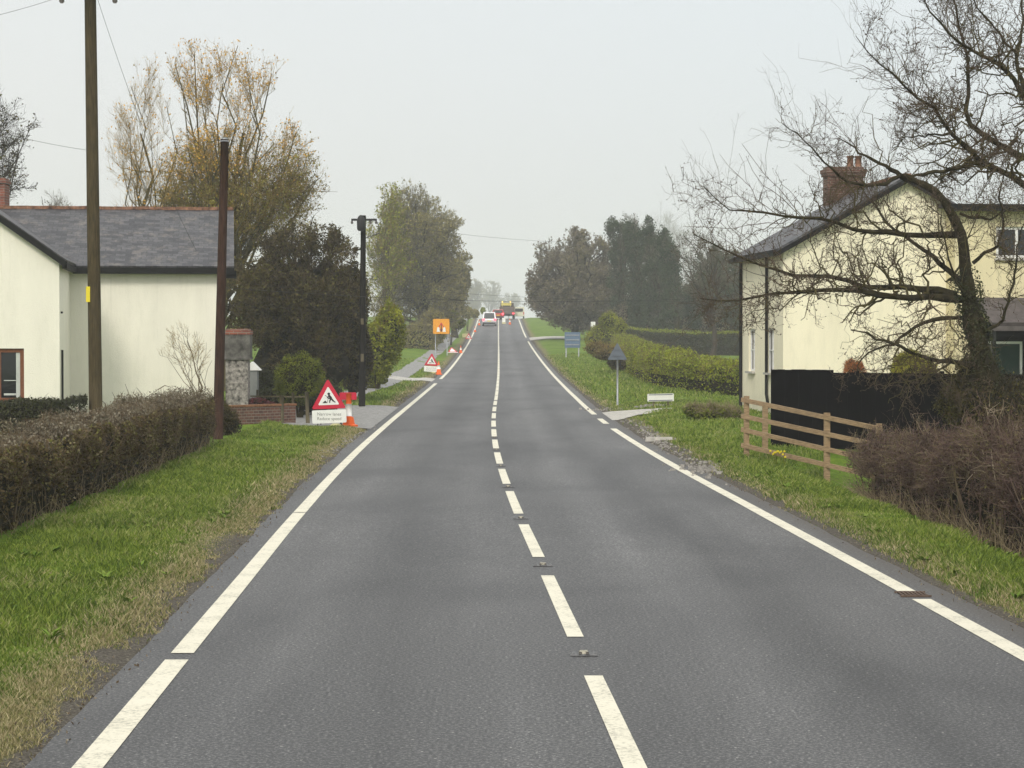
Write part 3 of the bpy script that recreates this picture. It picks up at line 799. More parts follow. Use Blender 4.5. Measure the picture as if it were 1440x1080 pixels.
def hedge(name, label, cat, line, seed, width, h_fn, ntw, nlf, size, lm, twm, lf_top=None, shagg=.05, group=None, tl=(.08, .22), tr=.0028, k=.86, upr=.3, skirt=0, lumpk=1.0, stems=0):
    """line: list of (x,y) of the centre; width, h_fn(s,y)->height"""
    rg = np.random.default_rng(seed)
    L = np.array(line, float); seg = np.linalg.norm(np.diff(L, axis=0), axis=1); S = np.concatenate([[0], np.cumsum(seg)]); tot = S[-1]
    def pos(s):
        x = np.interp(s, S, L[:, 0]); y = np.interp(s, S, L[:, 1])
        x2 = np.interp(s + .05, S, L[:, 0]); y2 = np.interp(s + .05, S, L[:, 1]); x1 = np.interp(s - .05, S, L[:, 0]); y1 = np.interp(s - .05, S, L[:, 1])
        t = np.stack([x2-x1, y2-y1], -1); t /= np.linalg.norm(t, axis=-1, keepdims=True) + 1e-9
        return x, y, np.stack([t[..., 1], -t[..., 0]], -1)
    base = (L[0][0], L[0][1], G(*L[0]))
    root = thing(name, label, cat, base, group)
    # core
    ns = max(4, int(tot/.5)); ss = np.linspace(0, tot, ns); prof = [(-1, 0), (-1.0, .5), (-.92, .85), (-.7, .98), (0, 1.0), (.7, .98), (.92, .85), (1.0, .5), (1, 0)]
    V = []
    for s in ss:
        x, y, nn = pos(np.array(s)); H = float(h_fn(s, y)); g = G(float(x), float(y))
        endk = min(1, .5 + min(s, tot - s)*1.2)
        for u, v in prof:
            j = 1 + .06*rg.normal()
            V.append((x + nn[0]*u*width/2*k*j, y + nn[1]*u*width/2*k*j, g - .02 + v*H*(k + .04)*endk*(1 + .03*rg.normal())))
    kk = len(prof); idx = np.arange(ns*kk).reshape(ns, kk)
    Fa = np.stack([idx[:-1,:-1], idx[:-1,1:], idx[1:,1:], idx[1:,:-1]], -1).reshape(-1, 4)
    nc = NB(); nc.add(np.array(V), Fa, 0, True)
    nc.Fs.append((np.array([idx[0]]), 0, False)); nc.Fs.append((np.array([idx[-1][::-1]]), 0, False))
    def shell(n):
        s = tot*(rg.random(n)); x, y, nn = pos(s); H = h_fn(s, y) * (1 + .06*vnoise(s, s*0, .9, seed))
        q = rg.random(n); q = np.where((q < .12) | (q > .88), rg.random(n), q); per = 2*H + width
        a = q*per
        side = np.where(a < H, -1, np.where(a > H + width, 1, 0))
        u = np.where(side == 0, (a - H)/width*2 - 1, side); v = np.where(side == -1, a/H, np.where(side == 1, (per - a)/H, 1))
        # round the shoulders
        rr = np.clip((v - .82)/.18, 0, 1)*np.clip((np.abs(u) - .7)/.3, 0, 1)
        u = u*(1 - .12*rr); v = v*(1 - .07*rr)
        dep = 1 - .14*rg.random(n)**1.5 + shagg*rg.normal(size=n)*.5
        lum = 1 + lumpk*(.07*vnoise(s*1.0, v*1.0, 1.6, seed+1) + .05*vnoise(s, v, 4.0, seed+2))
        X = x + nn[:, 0]*u*width/2*dep*lum; Y_ = y + nn[:, 1]*u*width/2*dep*lum
        Z = gz(X, Y_) + v*H*np.where(side == 0, dep*lum, 1)
        if lumpk > 1.5:
            lu2 = 1 + .10*vnoise(s, v, .8, seed+7); X = x + nn[:, 0]*u*width/2*dep*lum*lu2; Y_ = y + nn[:, 1]*u*width/2*dep*lum*lu2
            kp = (rg.random(n) < .30) | (vnoise(s, v*1.5, 2.6, seed+5) + .5*vnoise(s, v, 6, seed+6) < .28) | (side == 0)
            X, Y_, Z, side, nn, u = X[kp], Y_[kp], Z[kp], side[kp], nn[kp], u[kp]
        nrm = np.stack([nn[:, 0]*u*(side != 0), nn[:, 1]*u*(side != 0), (side == 0)*1. + .0], 1)
        return np.stack([X, Y_, Z], 1), nrm, side
    if stems:
        s = tot*rg.random(stems); x, y, nn = pos(s); sg = rg.choice([-1, 1], stems)*rg.uniform(.55, .9, stems); Hs = h_fn(s, y)*rg.uniform(.6, 1.0, stems)
        B = np.stack([x + nn[:, 0]*sg*width*.5, y + nn[:, 1]*sg*width*.5, x*0], 1); B[:, 2] = gz(B[:, 0], B[:, 1]) - .03
        tt = np.linspace(0, 1, 6)[None, :, None]; D = rg.normal(size=(stems, 3))*.22; D[:, 2] = 1
        P = B[:, None] + D[:, None]*Hs[:, None, None]*tt + rg.normal(size=(stems, 6, 3))*.025*tt
        nc.tubes(P, np.linspace(1, .4, 6)[None]*rg.uniform(.006, .013, stems)[:, None], 4, 2)
    C, nrm, side = shell(nlf)
    top = side == 0
    mats = [M['core'], M[lm], M[twm]]
    if lf_top: mats.append(M[lf_top])
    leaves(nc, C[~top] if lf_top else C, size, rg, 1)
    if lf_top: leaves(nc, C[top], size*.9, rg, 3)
    C, nrm, side = shell(ntw)
    ntw = len(C); D = nrm*.7 + rg.normal(size=nrm.shape)*.7; D[:, 2] += upr; D /= np.linalg.norm(D, axis=1, keepdims=True)
    Lw = rg.uniform(*tl, ntw); tt = np.linspace(-.5, .6, 3)[None, :, None]
    P = C[:, None] + D[:, None]*Lw[:, None, None]*tt + rg.normal(size=(ntw, 3, 3))*.012
    nc.tubes(P, np.ones((ntw, 3))*np.array([1, .8, .45])*tr*rg.uniform(.7, 1.5, ntw)[:, None], 3, 2)
    if skirt:
        s = tot*rg.random(skirt); x, y, nn = pos(s); sg = rg.choice([-1, 1], skirt)
        B = np.stack([x + nn[:, 0]*sg*width*.5, y + nn[:, 1]*sg*width*.5, x*0], 1); B[:, :2] += rg.normal(size=(skirt, 2))*.10; B[:, 2] = gz(B[:, 0], B[:, 1])
        D = rg.normal(size=(skirt, 3))*.4; D[:, 2] = 1; Lw = rg.uniform(.15, .55, skirt)
        tt = np.linspace(0, 1, 4)[None, :, None]
        P = B[:, None] + D[:, None]*Lw[:, None, None]*tt - np.array([0, 0, .5])*(tt**2)*Lw[:, None, None]*rg.random(skirt)[:, None, None]
        nc.tubes(P, np.ones((skirt, 4))*np.array([1, .9, .7, .4])*.0035, 3, 4 if lf_top else 3)
        if not lf_top: mats.append(M['dead'])
        else: mats.append(M['dead'])
    nc.build('foliage', mats, root)
    return root
M['stud'] = simple('worn_cast_iron', (.13,.13,.13), .6, .5, 40, metal=.3)
M['studw'] = simple('dirty_stud_rubber', (.30,.28,.22), .7, .5, 40)
M['twig_hero'] = simple('red_brown_fine_twig', (.085,.060,.040), .9, .4, 3)
M['dead'] = simple('dead_stems', (.24,.19,.115), .9, .4, 5)

# left clipped hedge along the verge
hedge('clipped_hedge', 'long clipped brown hedge along the left verge below the tall pole', 'hedge',
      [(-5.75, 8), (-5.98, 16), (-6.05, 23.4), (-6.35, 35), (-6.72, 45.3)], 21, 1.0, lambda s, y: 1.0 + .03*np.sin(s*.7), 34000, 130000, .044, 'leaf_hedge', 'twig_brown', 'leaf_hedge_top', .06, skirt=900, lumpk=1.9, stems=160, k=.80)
hedge('garden_hedge', 'dark green-brown garden hedge in front of the white house window', 'hedge',
      [(-20, 46.5), (-14, 47), (-9.4, 48)], 22, .8, lambda s, y: .90 + .0*s, 6000, 26000, .06, 'leaf_darkhedge', 'twig_dark', None, .04)
# right hedge
hedge('bramble_hedge', 'unkempt purple-brown bare hedge on the right verge beside the rail fence', 'hedge',
      [(6.2, 10), (6.2, 18), (6.25, 24), (6.3, 30), (6.25, 34.3)], 23, 1.7, lambda s, y: 1.10 + .11*np.sin(s*.9) + .06*np.sin(s*3.1) + .14*sst(-y, -30, -24) - .30*sst(y, 29, 34), 80000, 120000, .030, 'leaf_bramble', 'twig_purple', None, .16, tl=(.06, .26), tr=.0034, upr=.30, skirt=1500, k=.74, lumpk=2.6, stems=420)
# green field hedges on the right
hedge('field_hedge', 'green hedge curving from the right verge towards the cream house', 'hedge',
      [(8.4, 165), (7.6, 135), (6.9, 110), (6.9, 96), (7.9, 86), (9.2, 80), (12.5, 76), (20, 74)], 24, 1.7, lambda s, y: np.interp(y, [74, 86, 96, 110, 165], [1.18, 1.24, 1.5, 1.5, 1.55]), 20000, 90000, .085, 'leaf_hedge_green', 'twig_brown', None, .08, tr=.005, tl=(.1, .35))
hedge('far_field_hedge', 'darker trimmed field hedge below the wood behind the green hedge', 'hedge',
      [(8.6, 196), (14, 188), (22, 180), (34, 178)], 25, 1.8, lambda s, y: 2.0 + 0*s, 6000, 42000, .14, 'leaf_darkhedge', 'twig_dark', 'leaf_hedge_green', .06, tr=.008, tl=(.1, .4))
# ------------------------------------------------------------------ trees on the left
def upper_orange(C, rg):
    z0 = at(0, 200, 88)[2]
    xx = (C[:, 0] < at(345, 0, 88)[0])
    return (C[:, 2] > z0 + rg.normal(size=len(C))*1.0) & (rg.random(len(C)) < .92) | (xx & (C[:, 2] > z0 - 1.5) & (rg.random(len(C)) < .45))
tree('big_tree', 'tall tree with russet and olive leaves behind the white house roof', 'tree', 310, 88,
     [(335, 235, 82, 72), (385, 235, 62, 72), (405, 300, 55, 65), (300, 290, 90, 60), (295, 110, 58, 62), (350, 110, 42, 60), (255, 230, 34, 50), (425, 265, 36, 55)],
     .24, 31, (64, 520, 4200, 11000), (30000, .088), ('bark_green', 'twig_tan', 'leaf_olive'), fork=.15, up=.5, tw=.007, leaf2=(upper_orange, 'leaf_autumn'), thin=(at(0, 215, 88)[2], .7))
tree('bare_tan_tree', 'slender tan tree with bare fanned branches behind the left roof', 'tree', 215, 84,
     [(200, 200, 42, 90), (208, 120, 24, 75), (165, 190, 26, 60), (230, 250, 30, 60), (175, 260, 30, 50)],
     .13, 32, (16, 120, 900, 2600), (900, .09), ('bark_green', 'twig_tan', 'leaf_autumn'), fork=.1, up=.75, tw=.005)
tree('gnarled_bare_tree', 'dark bare knobbly tree at the left edge above the chimney', 'tree', -25, 80,
     [(-30, 210, 75, 75), (10, 180, 38, 62), (0, 260, 45, 30), (-60, 160, 50, 60)],
     .2, 33, (22, 150, 1100, 3200), (2600, .10), ('twig_dark', 'twig_dark', 'leaf_dark'), fork=.3, tw=.009)
tree('roof_edge_tree', 'small bare treetop just showing above the left ridge', 'tree', 72, 100,
     [(72, 290, 26, 26), (95, 300, 20, 14)], .12, 34, (10, 60, 360, 1000), (300, .08), ('twig_dark', 'twig_grey', 'leaf_dark'), tw=.007)
_r = tree('dark_holly_tree', 'large dark brown-green evergreen tree behind the round bush and brick garden wall', 'tree', 430, 75,
     [(420, 430, 84, 112), (375, 400, 52, 72), (468, 410, 46, 85), (362, 470, 42, 70), (425, 345, 50, 36), (478, 480, 30, 80), (350, 420, 30, 60), (395, 350, 36, 36), (482, 395, 34, 60), (450, 350, 40, 36)],
     .24, 41, (50, 600, 5200, 19000), (60000, .085), ('bark', 'twig_brown', 'leaf_dark'), fork=.06, up=.3, tw=.007)
_nb = NB(); blob_core(_nb, px_ells(76, [(420, 450, 66, 90), (375, 430, 40, 60), (460, 440, 36, 80), (420, 520, 80, 50)]), np.random.default_rng(4), .85); _nb.build('inner_shade_core', M['core'], _r)  # dark blobs fill the crown, holding its inner shade in their colour
bush('ivy_tree', 'dark bush between holly tree and black pole', 'bush', 80,
     [(492, 430, 26, 60), (500, 500, 24, 50)], 42, 9000, .12, 'leaf_dark', ntw=200)
bush('lime_shrub', 'bright yellow-green shrub behind the black transformer pole', 'bush', 92,
     [(530, 490, 22, 40), (548, 468, 22, 44), (522, 525, 26, 22), (492, 525, 24, 24)], 43, 12000, .12, 'leaf_lime', ntw=350, twm='twig_tan', k=.6)
tree('roadside_tree', 'broad grey-green tree left of the road beyond the black pole', 'tree', 590, 195,
     [(590, 370, 62, 100), (575, 310, 40, 60), (620, 360, 38, 85), (560, 400, 48, 80), (600, 430, 55, 60)],
     .40, 44, (60, 620, 6000, 20000), (42000, .17), ('bark', 'twig_grey', 'leaf_willow'), fork=.12, up=.35, tw=.010)
tree('pale_willow', 'wispy yellow-green treetop left of the broad roadside tree', 'tree', 540, 185,
     [(535, 330, 28, 55), (550, 290, 24, 36), (560, 350, 30, 60), (530, 400, 26, 60)],
     .24, 45, (22, 240, 1900, 6000), (9000, .18), ('bark_green', 'twig_tan', 'leaf_lime'), fork=.1, up=.6, tw=.007)
tree('far_roadside_tree', 'smaller brown-green tree at the right end of the left tree row', 'tree', 640, 235,
     [(640, 370, 24, 60), (632, 410, 30, 50)], .3, 46, (30, 320, 2600, 9000), (20000, .24), ('bark', 'twig_grey', 'leaf_willow'), fork=.1, up=.4, tw=.012)
bush('verge_undergrowth', 'low brown undergrowth at the foot of the broad roadside tree', 'bush', 182,
     [(590, 478, 26, 26), (566, 490, 24, 22), (545, 500, 20, 18), (610, 460, 20, 25)], 47, 16000, .17, 'leaf_willow', ntw=900, twm='twig_grey', k=.7)
bush('lime_gorse', 'yellow-green bush just behind the orange roadworks board', 'bush', 205,
     [(634, 447, 12, 11), (622, 455, 12, 10), (645, 455, 10, 8)], 48, 4000, .16, 'leaf_lime', ntw=150, k=.6)
bush('crest_shrub', 'small dark green shrub by the road crest left of the silver car', 'bush', 300,
     [(679, 437, 4, 5)], 49, 900, .16, 'leaf_hedge_green', stem=False, clear=True, shell=.9)
bush('roadside_scrub', 'grey-green scrub at the far end of the left verge', 'bush', 265,
     [(657, 440, 9, 8), (668, 441, 6, 6)], 50, 2500, .2, 'leaf_willow', ntw=100, k=.7)
for q, (px, Y, e, lab) in enumerate([
      (668, 900, [(668, 415, 12, 24), (664, 430, 12, 14)], 'faint grey tree in the haze just right of the left tree row'),
      (690, 1150, [(690, 408, 16, 14), (694, 420, 18, 16)], 'palest rounded tree fading in the haze above the silver car'),
      (716, 1300, [(716, 420, 15, 12), (722, 428, 16, 10)], 'low hazy tree beyond the crest above the works lorry')]):
    tree('hazy_tree', lab, 'tree', px, Y, e, .5, 60 + q, (20, 180, 1300, 3600), (3000, .5), ('bark', 'twig_grey', 'leaf_willow'), fork=.15, tw=.05)
bush('topiary_bush', 'rounded clipped green bush behind the wooden garden posts', 'bush', 61.3,
     [(420, 530, 33, 32), (414, 545, 26, 26)], 51, 16000, .045, 'leaf_round', shell=.12, k=.86)
bush('pole_ivy', 'dark shrub clustered round the foot of the red-brown pole', 'bush', 49.6,
     [(300, 592, 24, 34), (318, 598, 20, 26), (286, 585, 16, 22)], 52, 9000, .045, 'leaf_dark', ntw=500, twm='twig_brown')
tree('garden_sapling', 'small bare sapling against the white house wall', 'tree', 288, 51,
     [(262, 480, 34, 34), (288, 470, 14, 44), (240, 490, 20, 30)], .03, 53, (12, 60, 240, 260), (0, .05), ('twig_brown', 'twig_tan', 'leaf_olive'), fork=.25, up=.5, tw=.0035)
# shoots standing above the hedge
rg = np.random.default_rng(77)
root = thing('bent_bare_shrub', 'thin bare shoots leaning out of the clipped hedge beside the tall pole', 'shrub', (*at(175, 590, 47)[:2], .9))
nb = NB()
for a, b, c in [((155, 578), (195, 566), (222, 548)), ((195, 566), (200, 555), (192, 545)), ((222, 548), (232, 542), (238, 544)), ((165, 575), (163, 562), (158, 552)), ((180, 572), (182, 556), (176, 540)), ((210, 560), (222, 558), (230, 560)), ((150, 580), (148, 568), (140, 560))]:
    nb.tube([at(*a, 46.6), at(*b, 46.5), at(*c, 46.5)], [.012, .009, .004], 5)
nb.build('stem', M['twig_brown'], root)
# ------------------------------------------------------------------ trees on the right
tree('round_tree', 'broad round-headed mauve-brown tree right of the road crest', 'tree', 808, 225,
     [(805, 394, 67, 74), (806, 425, 66, 40), (835, 395, 38, 62)],
     .36, 71, (90, 900, 8000, 26000), (80000, .19), ('bark', 'twig_grey', 'leaf_purple'), fork=.10, up=.3, tw=.014)
bush('round_tree_skirt', 'low dark scrub beneath the round-headed tree', 'bush', 228,
     [(812, 448, 34, 20), (835, 446, 26, 18), (860, 440, 30, 26)], 72, 9000, .2, 'leaf_purple', ntw=500, twm='twig_grey', k=.7)
iv = [(872, 214, [(862, 326, 17, 15), (880, 340, 14, 24), (870, 375, 15, 40), (872, 420, 14, 50)], 'ivy-covered tree with a flat bushy top next to the round-headed tree'),
      (898, 210, [(888, 328, 11, 16), (894, 370, 9, 50), (897, 425, 12, 45)], 'ivy-clad trunk second from the round-headed tree'),
      (938, 206, [(910, 330, 9, 22), (917, 362, 13, 34), (921, 420, 15, 46)], 'pointed ivy-clad tree in the middle of the right wood'),
      (955, 200, [(934, 340, 8, 22), (942, 378, 13, 34), (946, 430, 14, 40)], 'ivy tree with bare forked top left of the cream house'),
      (1000, 204, [(985, 400, 12, 44), (1005, 395, 13, 50), (972, 430, 16, 34)], 'dark ivy-clad tree nearest the cream house'),
      (1030, 198, [(1030, 400, 26, 50), (1050, 420, 26, 50)], 'dark tree rising right behind the cream house corner')]
for q, (px, Y, e, lab) in enumerate(iv):
    rg_ = np.random.default_rng(300 + q)
    r = tree('ivy_clad_tree', lab, 'tree', px, Y, e + [(e[0][0] + 2, e[0][1] - 6, max(6, e[0][2]*.8), 22)], .3, 80 + q, (20, 220, 1500, 3600), (1200, .16), ('bark', 'twig_grey', 'leaf_ivy'), fork=.25, up=.5, tw=.013, group='ivy-clad trees of the right wood')
    E = px_ells(Y, e); nbv = NB(); w = E[:, 3]*E[:, 5]; nL = 15000
    i = rg_.choice(len(E), nL, p=w/w.sum()); d = rg_.normal(size=(nL, 3)); d /= np.linalg.norm(d, axis=1, keepdims=True)
    cc = ell_sample(rg_, E, 110, .8); cs = rg_.uniform(.25, .75, 110)
    i = rg_.integers(0, 110, nL); C = cc[i] + d*(rg_.random(nL)**.4*cs[i])[:, None]*[1, 1, 1.3]
    leaves(nbv, C, .20, rg_, 0); nbv.build('ivy', M['leaf_ivy'], r)
tree('woodland_tree', 'grey bare tree filling the gap between the ivy-clad trees', 'tree', 905, 232,
     [(880, 425, 50, 45), (930, 430, 50, 38), (980, 430, 50, 40), (1020, 420, 40, 50)], .3, 90, (60, 600, 5200, 15000), (18000, .18), ('bark', 'twig_grey', 'leaf_purple'), fork=.05, tw=.016)
bush('wood_understorey', 'grey-brown thicket along the foot of the right wood', 'bush', 215,
     [(890, 450, 40, 26), (935, 448, 40, 26), (985, 450, 40, 26), (1025, 448, 36, 26)], 91, 16000, .2, 'leaf_purple', ntw=1200, twm='twig_grey', k=.75, depth=.5)
tree('faint_tall_tree', 'tall bare tree dissolving in the haze above the ivy-clad trees', 'tree', 925, 900,
     [(925, 340, 58, 55), (895, 350, 36, 40), (960, 350, 36, 44)], .6, 92, (40, 400, 2600, 8000), (0, .2), ('bark', 'twig_grey', 'leaf_purple'), fork=.15, tw=.035)
tree('spiky_bare_tree', 'bare forked tree with pale gaps left of the cream house', 'tree', 1000, 150,
     [(975, 350, 30, 40), (1010, 360, 36, 40), (1030, 340, 25, 30), (990, 395, 36, 30), (1045, 385, 30, 40)], .2, 93, (22, 170, 900, 2400), (900, .12), ('twig_dark', 'twig_grey', 'leaf_ivy'), fork=.35, tw=.012)
bush('lime_bush', 'yellow-green bush at the roadside end of the field hedges', 'bush', 172,
     [(856, 452, 14, 14), (850, 470, 22, 16), (868, 462, 14, 14), (838, 478, 16, 12)], 94, 8000, .13, 'leaf_lime', ntw=200, k=.65)
bush('russet_verge_scrub', 'low brown scrub on the right verge behind the triangular sign', 'bush', 120,
     [(855, 498, 22, 9), (838, 490, 16, 8), (872, 512, 18, 8)], 95, 4200, .10, 'leaf_hedge', ntw=400, twm='twig_tan', k=.6, stem=False)
bush('ditch_sedge', 'dark tussock of long grass on the verge below the nameplate', 'bush', 60,
     [(1000, 584, 22, 14), (1024, 590, 24, 16), (976, 578, 15, 9)], 96, 7000, .06, 'leaf_round', ntw=1200, twm='dead', stem=False, k=.7)
bush('tree_foot_shrub', 'dark ivy shrub massed round the trunk of the big bare tree', 'bush', 39.5,
     [(1395, 575, 62, 48), (1355, 565, 38, 36), (1440, 590, 50, 55), (1365, 525, 22, 26)], 97, 26000, .045, 'leaf_dark', ntw=900, twm='twig_dark', shell=.3)
bush('golden_conifer', 'small golden-green conifer poking above the black fence', 'bush', 50.5,
     [(1285, 528, 32, 24), (1270, 516, 16, 20), (1300, 518, 16, 18), (1283, 505, 12, 14)], 98, 9000, .04, 'leaf_conifer', ntw=700, twm='leaf_conifer', k=.7)
bush('orange_shrub', 'little rust-orange shrub above the black fence', 'bush', 50.5,
     [(1202, 525, 16, 16), (1196, 514, 8, 9), (1207, 516, 7, 8)], 99, 3000, .035, 'leaf_orange', ntw=300, twm='leaf_orange', k=.6)

# the big bare tree in front of the right house
def hero(which):
    Y = 39.0
    rg = np.random.default_rng(5 + which)
    base = at(1408 if not which else 1530, 700, Y + which*.6); base[2] = G(base[0], Y) - .05
    root = thing('bare_tree', ['big gnarled leafless tree whose trunk stands in front of the cream house', 'bare tree rooted beyond the right edge, its boughs crossing the upper right sky'][which], 'tree', base)
    def pl(pts, dy0, dy1):
        m = len(pts); return [at(p[0], p[1], Y + dy0 + (dy1 - dy0)*i/(m-1)) for i, p in enumerate(pts)]
    def res(pts, K):
        P = np.array(pts); s = np.concatenate([[0], np.cumsum(np.linalg.norm(np.diff(P, axis=0), axis=1))]); t = np.linspace(0, s[-1], K)
        return np.stack([np.interp(t, s, P[:, j]) for j in range(3)], 1)
    nb = NB()
    trunk = [base] + (pl([(1515, 560), (1505, 470), (1498, 400), (1490, 330), (1480, 290), (1475, 232)], .4, .5) + pl([(1490, 180), (1500, 120), (1500, 20), (1480, -80)], .5, 1.0) if which else pl([(1400, 590), (1382, 510), (1366, 440), (1358, 385), (1354, 333), (1339, 302), (1321, 272), (1293, 256), (1266, 247)], 0, -.5))
    tr = [.34, .27, .245, .225, .195, .155, .11, .085, .065, .05]
    P = res(trunk, 28); R = (.8 if which else 1)*np.interp(np.linspace(0, 1, 28), np.linspace(0, 1, 10), tr) * (1 + .10*rg.normal(size=28))
    nb.tube(P, R, 12)
    limbs = [  # (points, r0, r1, dy0, dy1)
        ([(1354, 421), (1320, 416), (1275, 418), (1214, 409), (1153, 406), (1120, 412), (1079, 414), (1030, 424), (985, 420)], .105, .018, 0, -1.2),
        ([(1345, 415), (1293, 404), (1214, 403), (1189, 394), (1171, 389), (1122, 388), (1079, 375), (1020, 352), (975, 330)], .085, .014, 0, .6),
        ([(1349, 330), (1275, 330), (1244, 327), (1199, 322), (1171, 311), (1122, 305), (1076, 302), (1043, 300), (1018, 293), (990, 262)], .085, .010, 0, -1.0),
        ([(1358, 405), (1321, 369), (1300, 357), (1281, 336), (1250, 318), (1238, 300), (1215, 270), (1195, 236)], .07, .012, 0, 1.2),
        ([(1363, 449), (1321, 446), (1290, 458), (1253, 485), (1225, 492), (1208, 507), (1207, 520)], .06, .014, 0, -1.4),
        ([(1372, 512), (1321, 508), (1290, 499), (1260, 484), (1226, 472), (1199, 463)], .07, .018, -.1, -1.8),
        ([(1290, 256), (1266, 247), (1243, 233), (1213, 217), (1180, 193)], .07, .014, -.4, .2),
        ([(1266, 247), (1235, 262), (1210, 262), (1180, 250), (1160, 227), (1133, 200), (1117, 187), (1100, 172)], .05, .010, -.4, -1.4),
        ([(1266, 250), (1310, 243), (1353, 236), (1383, 228)], .045, .055, -.4, 0),
        ([(1478, 290), (1462, 272), (1445, 263), (1420, 247), (1387, 230), (1360, 210), (1337, 187), (1320, 160), (1313, 147), (1287, 137), (1270, 120), (1253, 103), (1240, 88), (1220, 73), (1205, 50)], .10, .010, .5, -.8),
        ([(1476, 240), (1440, 220), (1393, 197), (1363, 177), (1360, 157), (1363, 133), (1360, 83), (1352, 50), (1347, 27), (1338, -10), (1340, -60)], .085, .016, .5, 1.4),
        ([(1490, 180), (1455, 150), (1440, 133), (1417, 100), (1393, 87), (1360, 67), (1335, 52), (1310, 20), (1290, -15)], .095, .012, .6, -.2),
        ([(1440, 133), (1430, 80), (1440, 30), (1432, -30)], .06, .02, .5, 1.5),
        ([(1337, 187), (1300, 190), (1270, 196), (1254, 210)], .03, .010, 0, -.5),
        ([(1430, 80), (1400, 40), (1375, 10), (1350, -25)], .035, .012, .6, .2),
        ([(1350, 300), (1390, 310), (1425, 290), (1450, 300)], .035, .012, .1, -.6),
        ([(1368, 370), (1400, 350), (1412, 310), (1405, 270), (1420, 230)], .05, .014, -.1, -.9),
        ([(1380, 470), (1410, 450), (1425, 400), (1430, 340), (1445, 300)], .045, .014, -.2, -1.2),
        ([(1370, 430), (1345, 400), (1330, 340), (1322, 300), (1300, 285)], .035, .010, -.2, -1.0),
        ([(1500, 150), (1540, 110), (1580, 60), (1600, 0)], .07, .015, .6, 1.6),
        ([(1480, 260), (1530, 240), (1580, 200), (1640, 190)], .07, .015, .4, -.8),
        ([(1395, 560), (1350, 545), (1330, 520), (1325, 505)], .03, .008, -.2, -1.0),
    ]
    T2 = (9, 10, 11, 12, 13, 14, 19, 20)
    limbs = [l for q, l in enumerate(limbs) if (q in T2) == bool(which)]
    K = 16; PP = []; RR = []
    for pts, r0, r1, a, b in limbs:
        p = res(pl(pts, a, b), K); L = np.linalg.norm(np.diff(p, axis=0), axis=1).sum()
        p[1:] += rg.normal(size=(K-1, 3))*.018
        PP.append(p); r0 *= .76; r1 *= .6; RR.append(np.linspace(r0**.8, r1**.8, K)**1.25 * (1 + .08*rg.normal(size=K)))
    PP = np.array(PP); RR = np.array(RR)
    nb.tubes(PP, RR, 7, 0); kn = .62 if not which else .5
    nb.build('trunk', M['bark'], root)
    nc = NB()
    # side branches
    w0 = np.array([-.5, 0, .35])
    def kids(P, R, n, L, ang, rmin, **k):
        return spawn(rg, P, R, n, L, ang=ang, rmin=rmin, **k)
    P2, R2 = kids(PP, RR, int(420*kn*1.12), (.35, 1.5), (35, 95), .006, up=.05, K=8, tmin=.10, bend=.40, rr=.42, wob=.05, taper=.35)
    nc.tubes(P2, R2, 5, 2)
    P3, R3 = kids(np.concatenate([P2, P2[:80]]), np.concatenate([R2, R2[:80]]), int(2300*kn*1.12), (.18, .75), (35, 85), .0038, up=.08, K=6, bend=.45, rr=.5, wob=.06, taper=.5)
    nc.tubes(P3, R3, 4, 1)
    PL = np.concatenate([P3, P3[:, :]]); RL = np.concatenate([R3, R3])
    P4, R4 = kids(P3, R3, int(8500*kn*1.12), (.06, .34), (30, 85), .0026, up=.10, K=4, bend=.5, rr=.6, wob=.07, taper=.6)
    nc.tubes(P4, R4, 3, 1)
    # long fine outer shoots sweeping up and to the left
    sel = [0, 1, 2, 3] if which else [0, 1, 2, 3, 6, 7]; tips = PP[sel]; tr_ = RR[sel]
    S = np.concatenate([tips[:, 7:], ]); SR = tr_[:, 7:]
    P5, R5 = spawn(rg, S, SR, int(210*kn*1.12), (.5, 1.7), ang=(20, 70), up=.15, K=7, bend=.7, rr=.3, wob=.03, rmin=.0026, taper=.5)
    nc.tubes(P5, R5, 3, 1)
    P6, R6 = spawn(rg, P5, R5, int(1000*kn*1.12), (.10, .45), ang=(25, 70), up=.15, K=4, bend=.4, rr=.7, wob=.03, rmin=.0020)
    nc.tubes(P6, R6, 3, 1)
    # spur knobs
    i = rg.integers(0, len(P4), 6500); C, _ = sampleP(P4[i], np.ones(6500)*.98); leaves(nc, C, .030, rg, 1)
    i = rg.integers(0, len(P3), 5000); C, _ = sampleP(P3[i], rg.random(5000)); leaves(nc, C, .033, rg, 1)
    nc.build('crown', [M['bark'], M['twig_hero'], M['bark_green']], root)
    if which: return
    # ivy and moss on the trunk
    ni = NB(); t = rg.random(6500)**1.0*.62
    C, _ = sampleP(np.repeat(np.array(res(trunk, 28))[None], 6500, 0), t); d = rg.normal(size=C.shape); d /= np.linalg.norm(d, axis=1, keepdims=True)
    C += d*(np.interp(t, [0, .6], [.36, .22])*(1 + .25*rg.random(6500)))[:, None]
    leaves(ni, C, .05, rg, 0); ni.build('ivy', M['leaf_darkhedge'], root)
hero(0); hero(1)

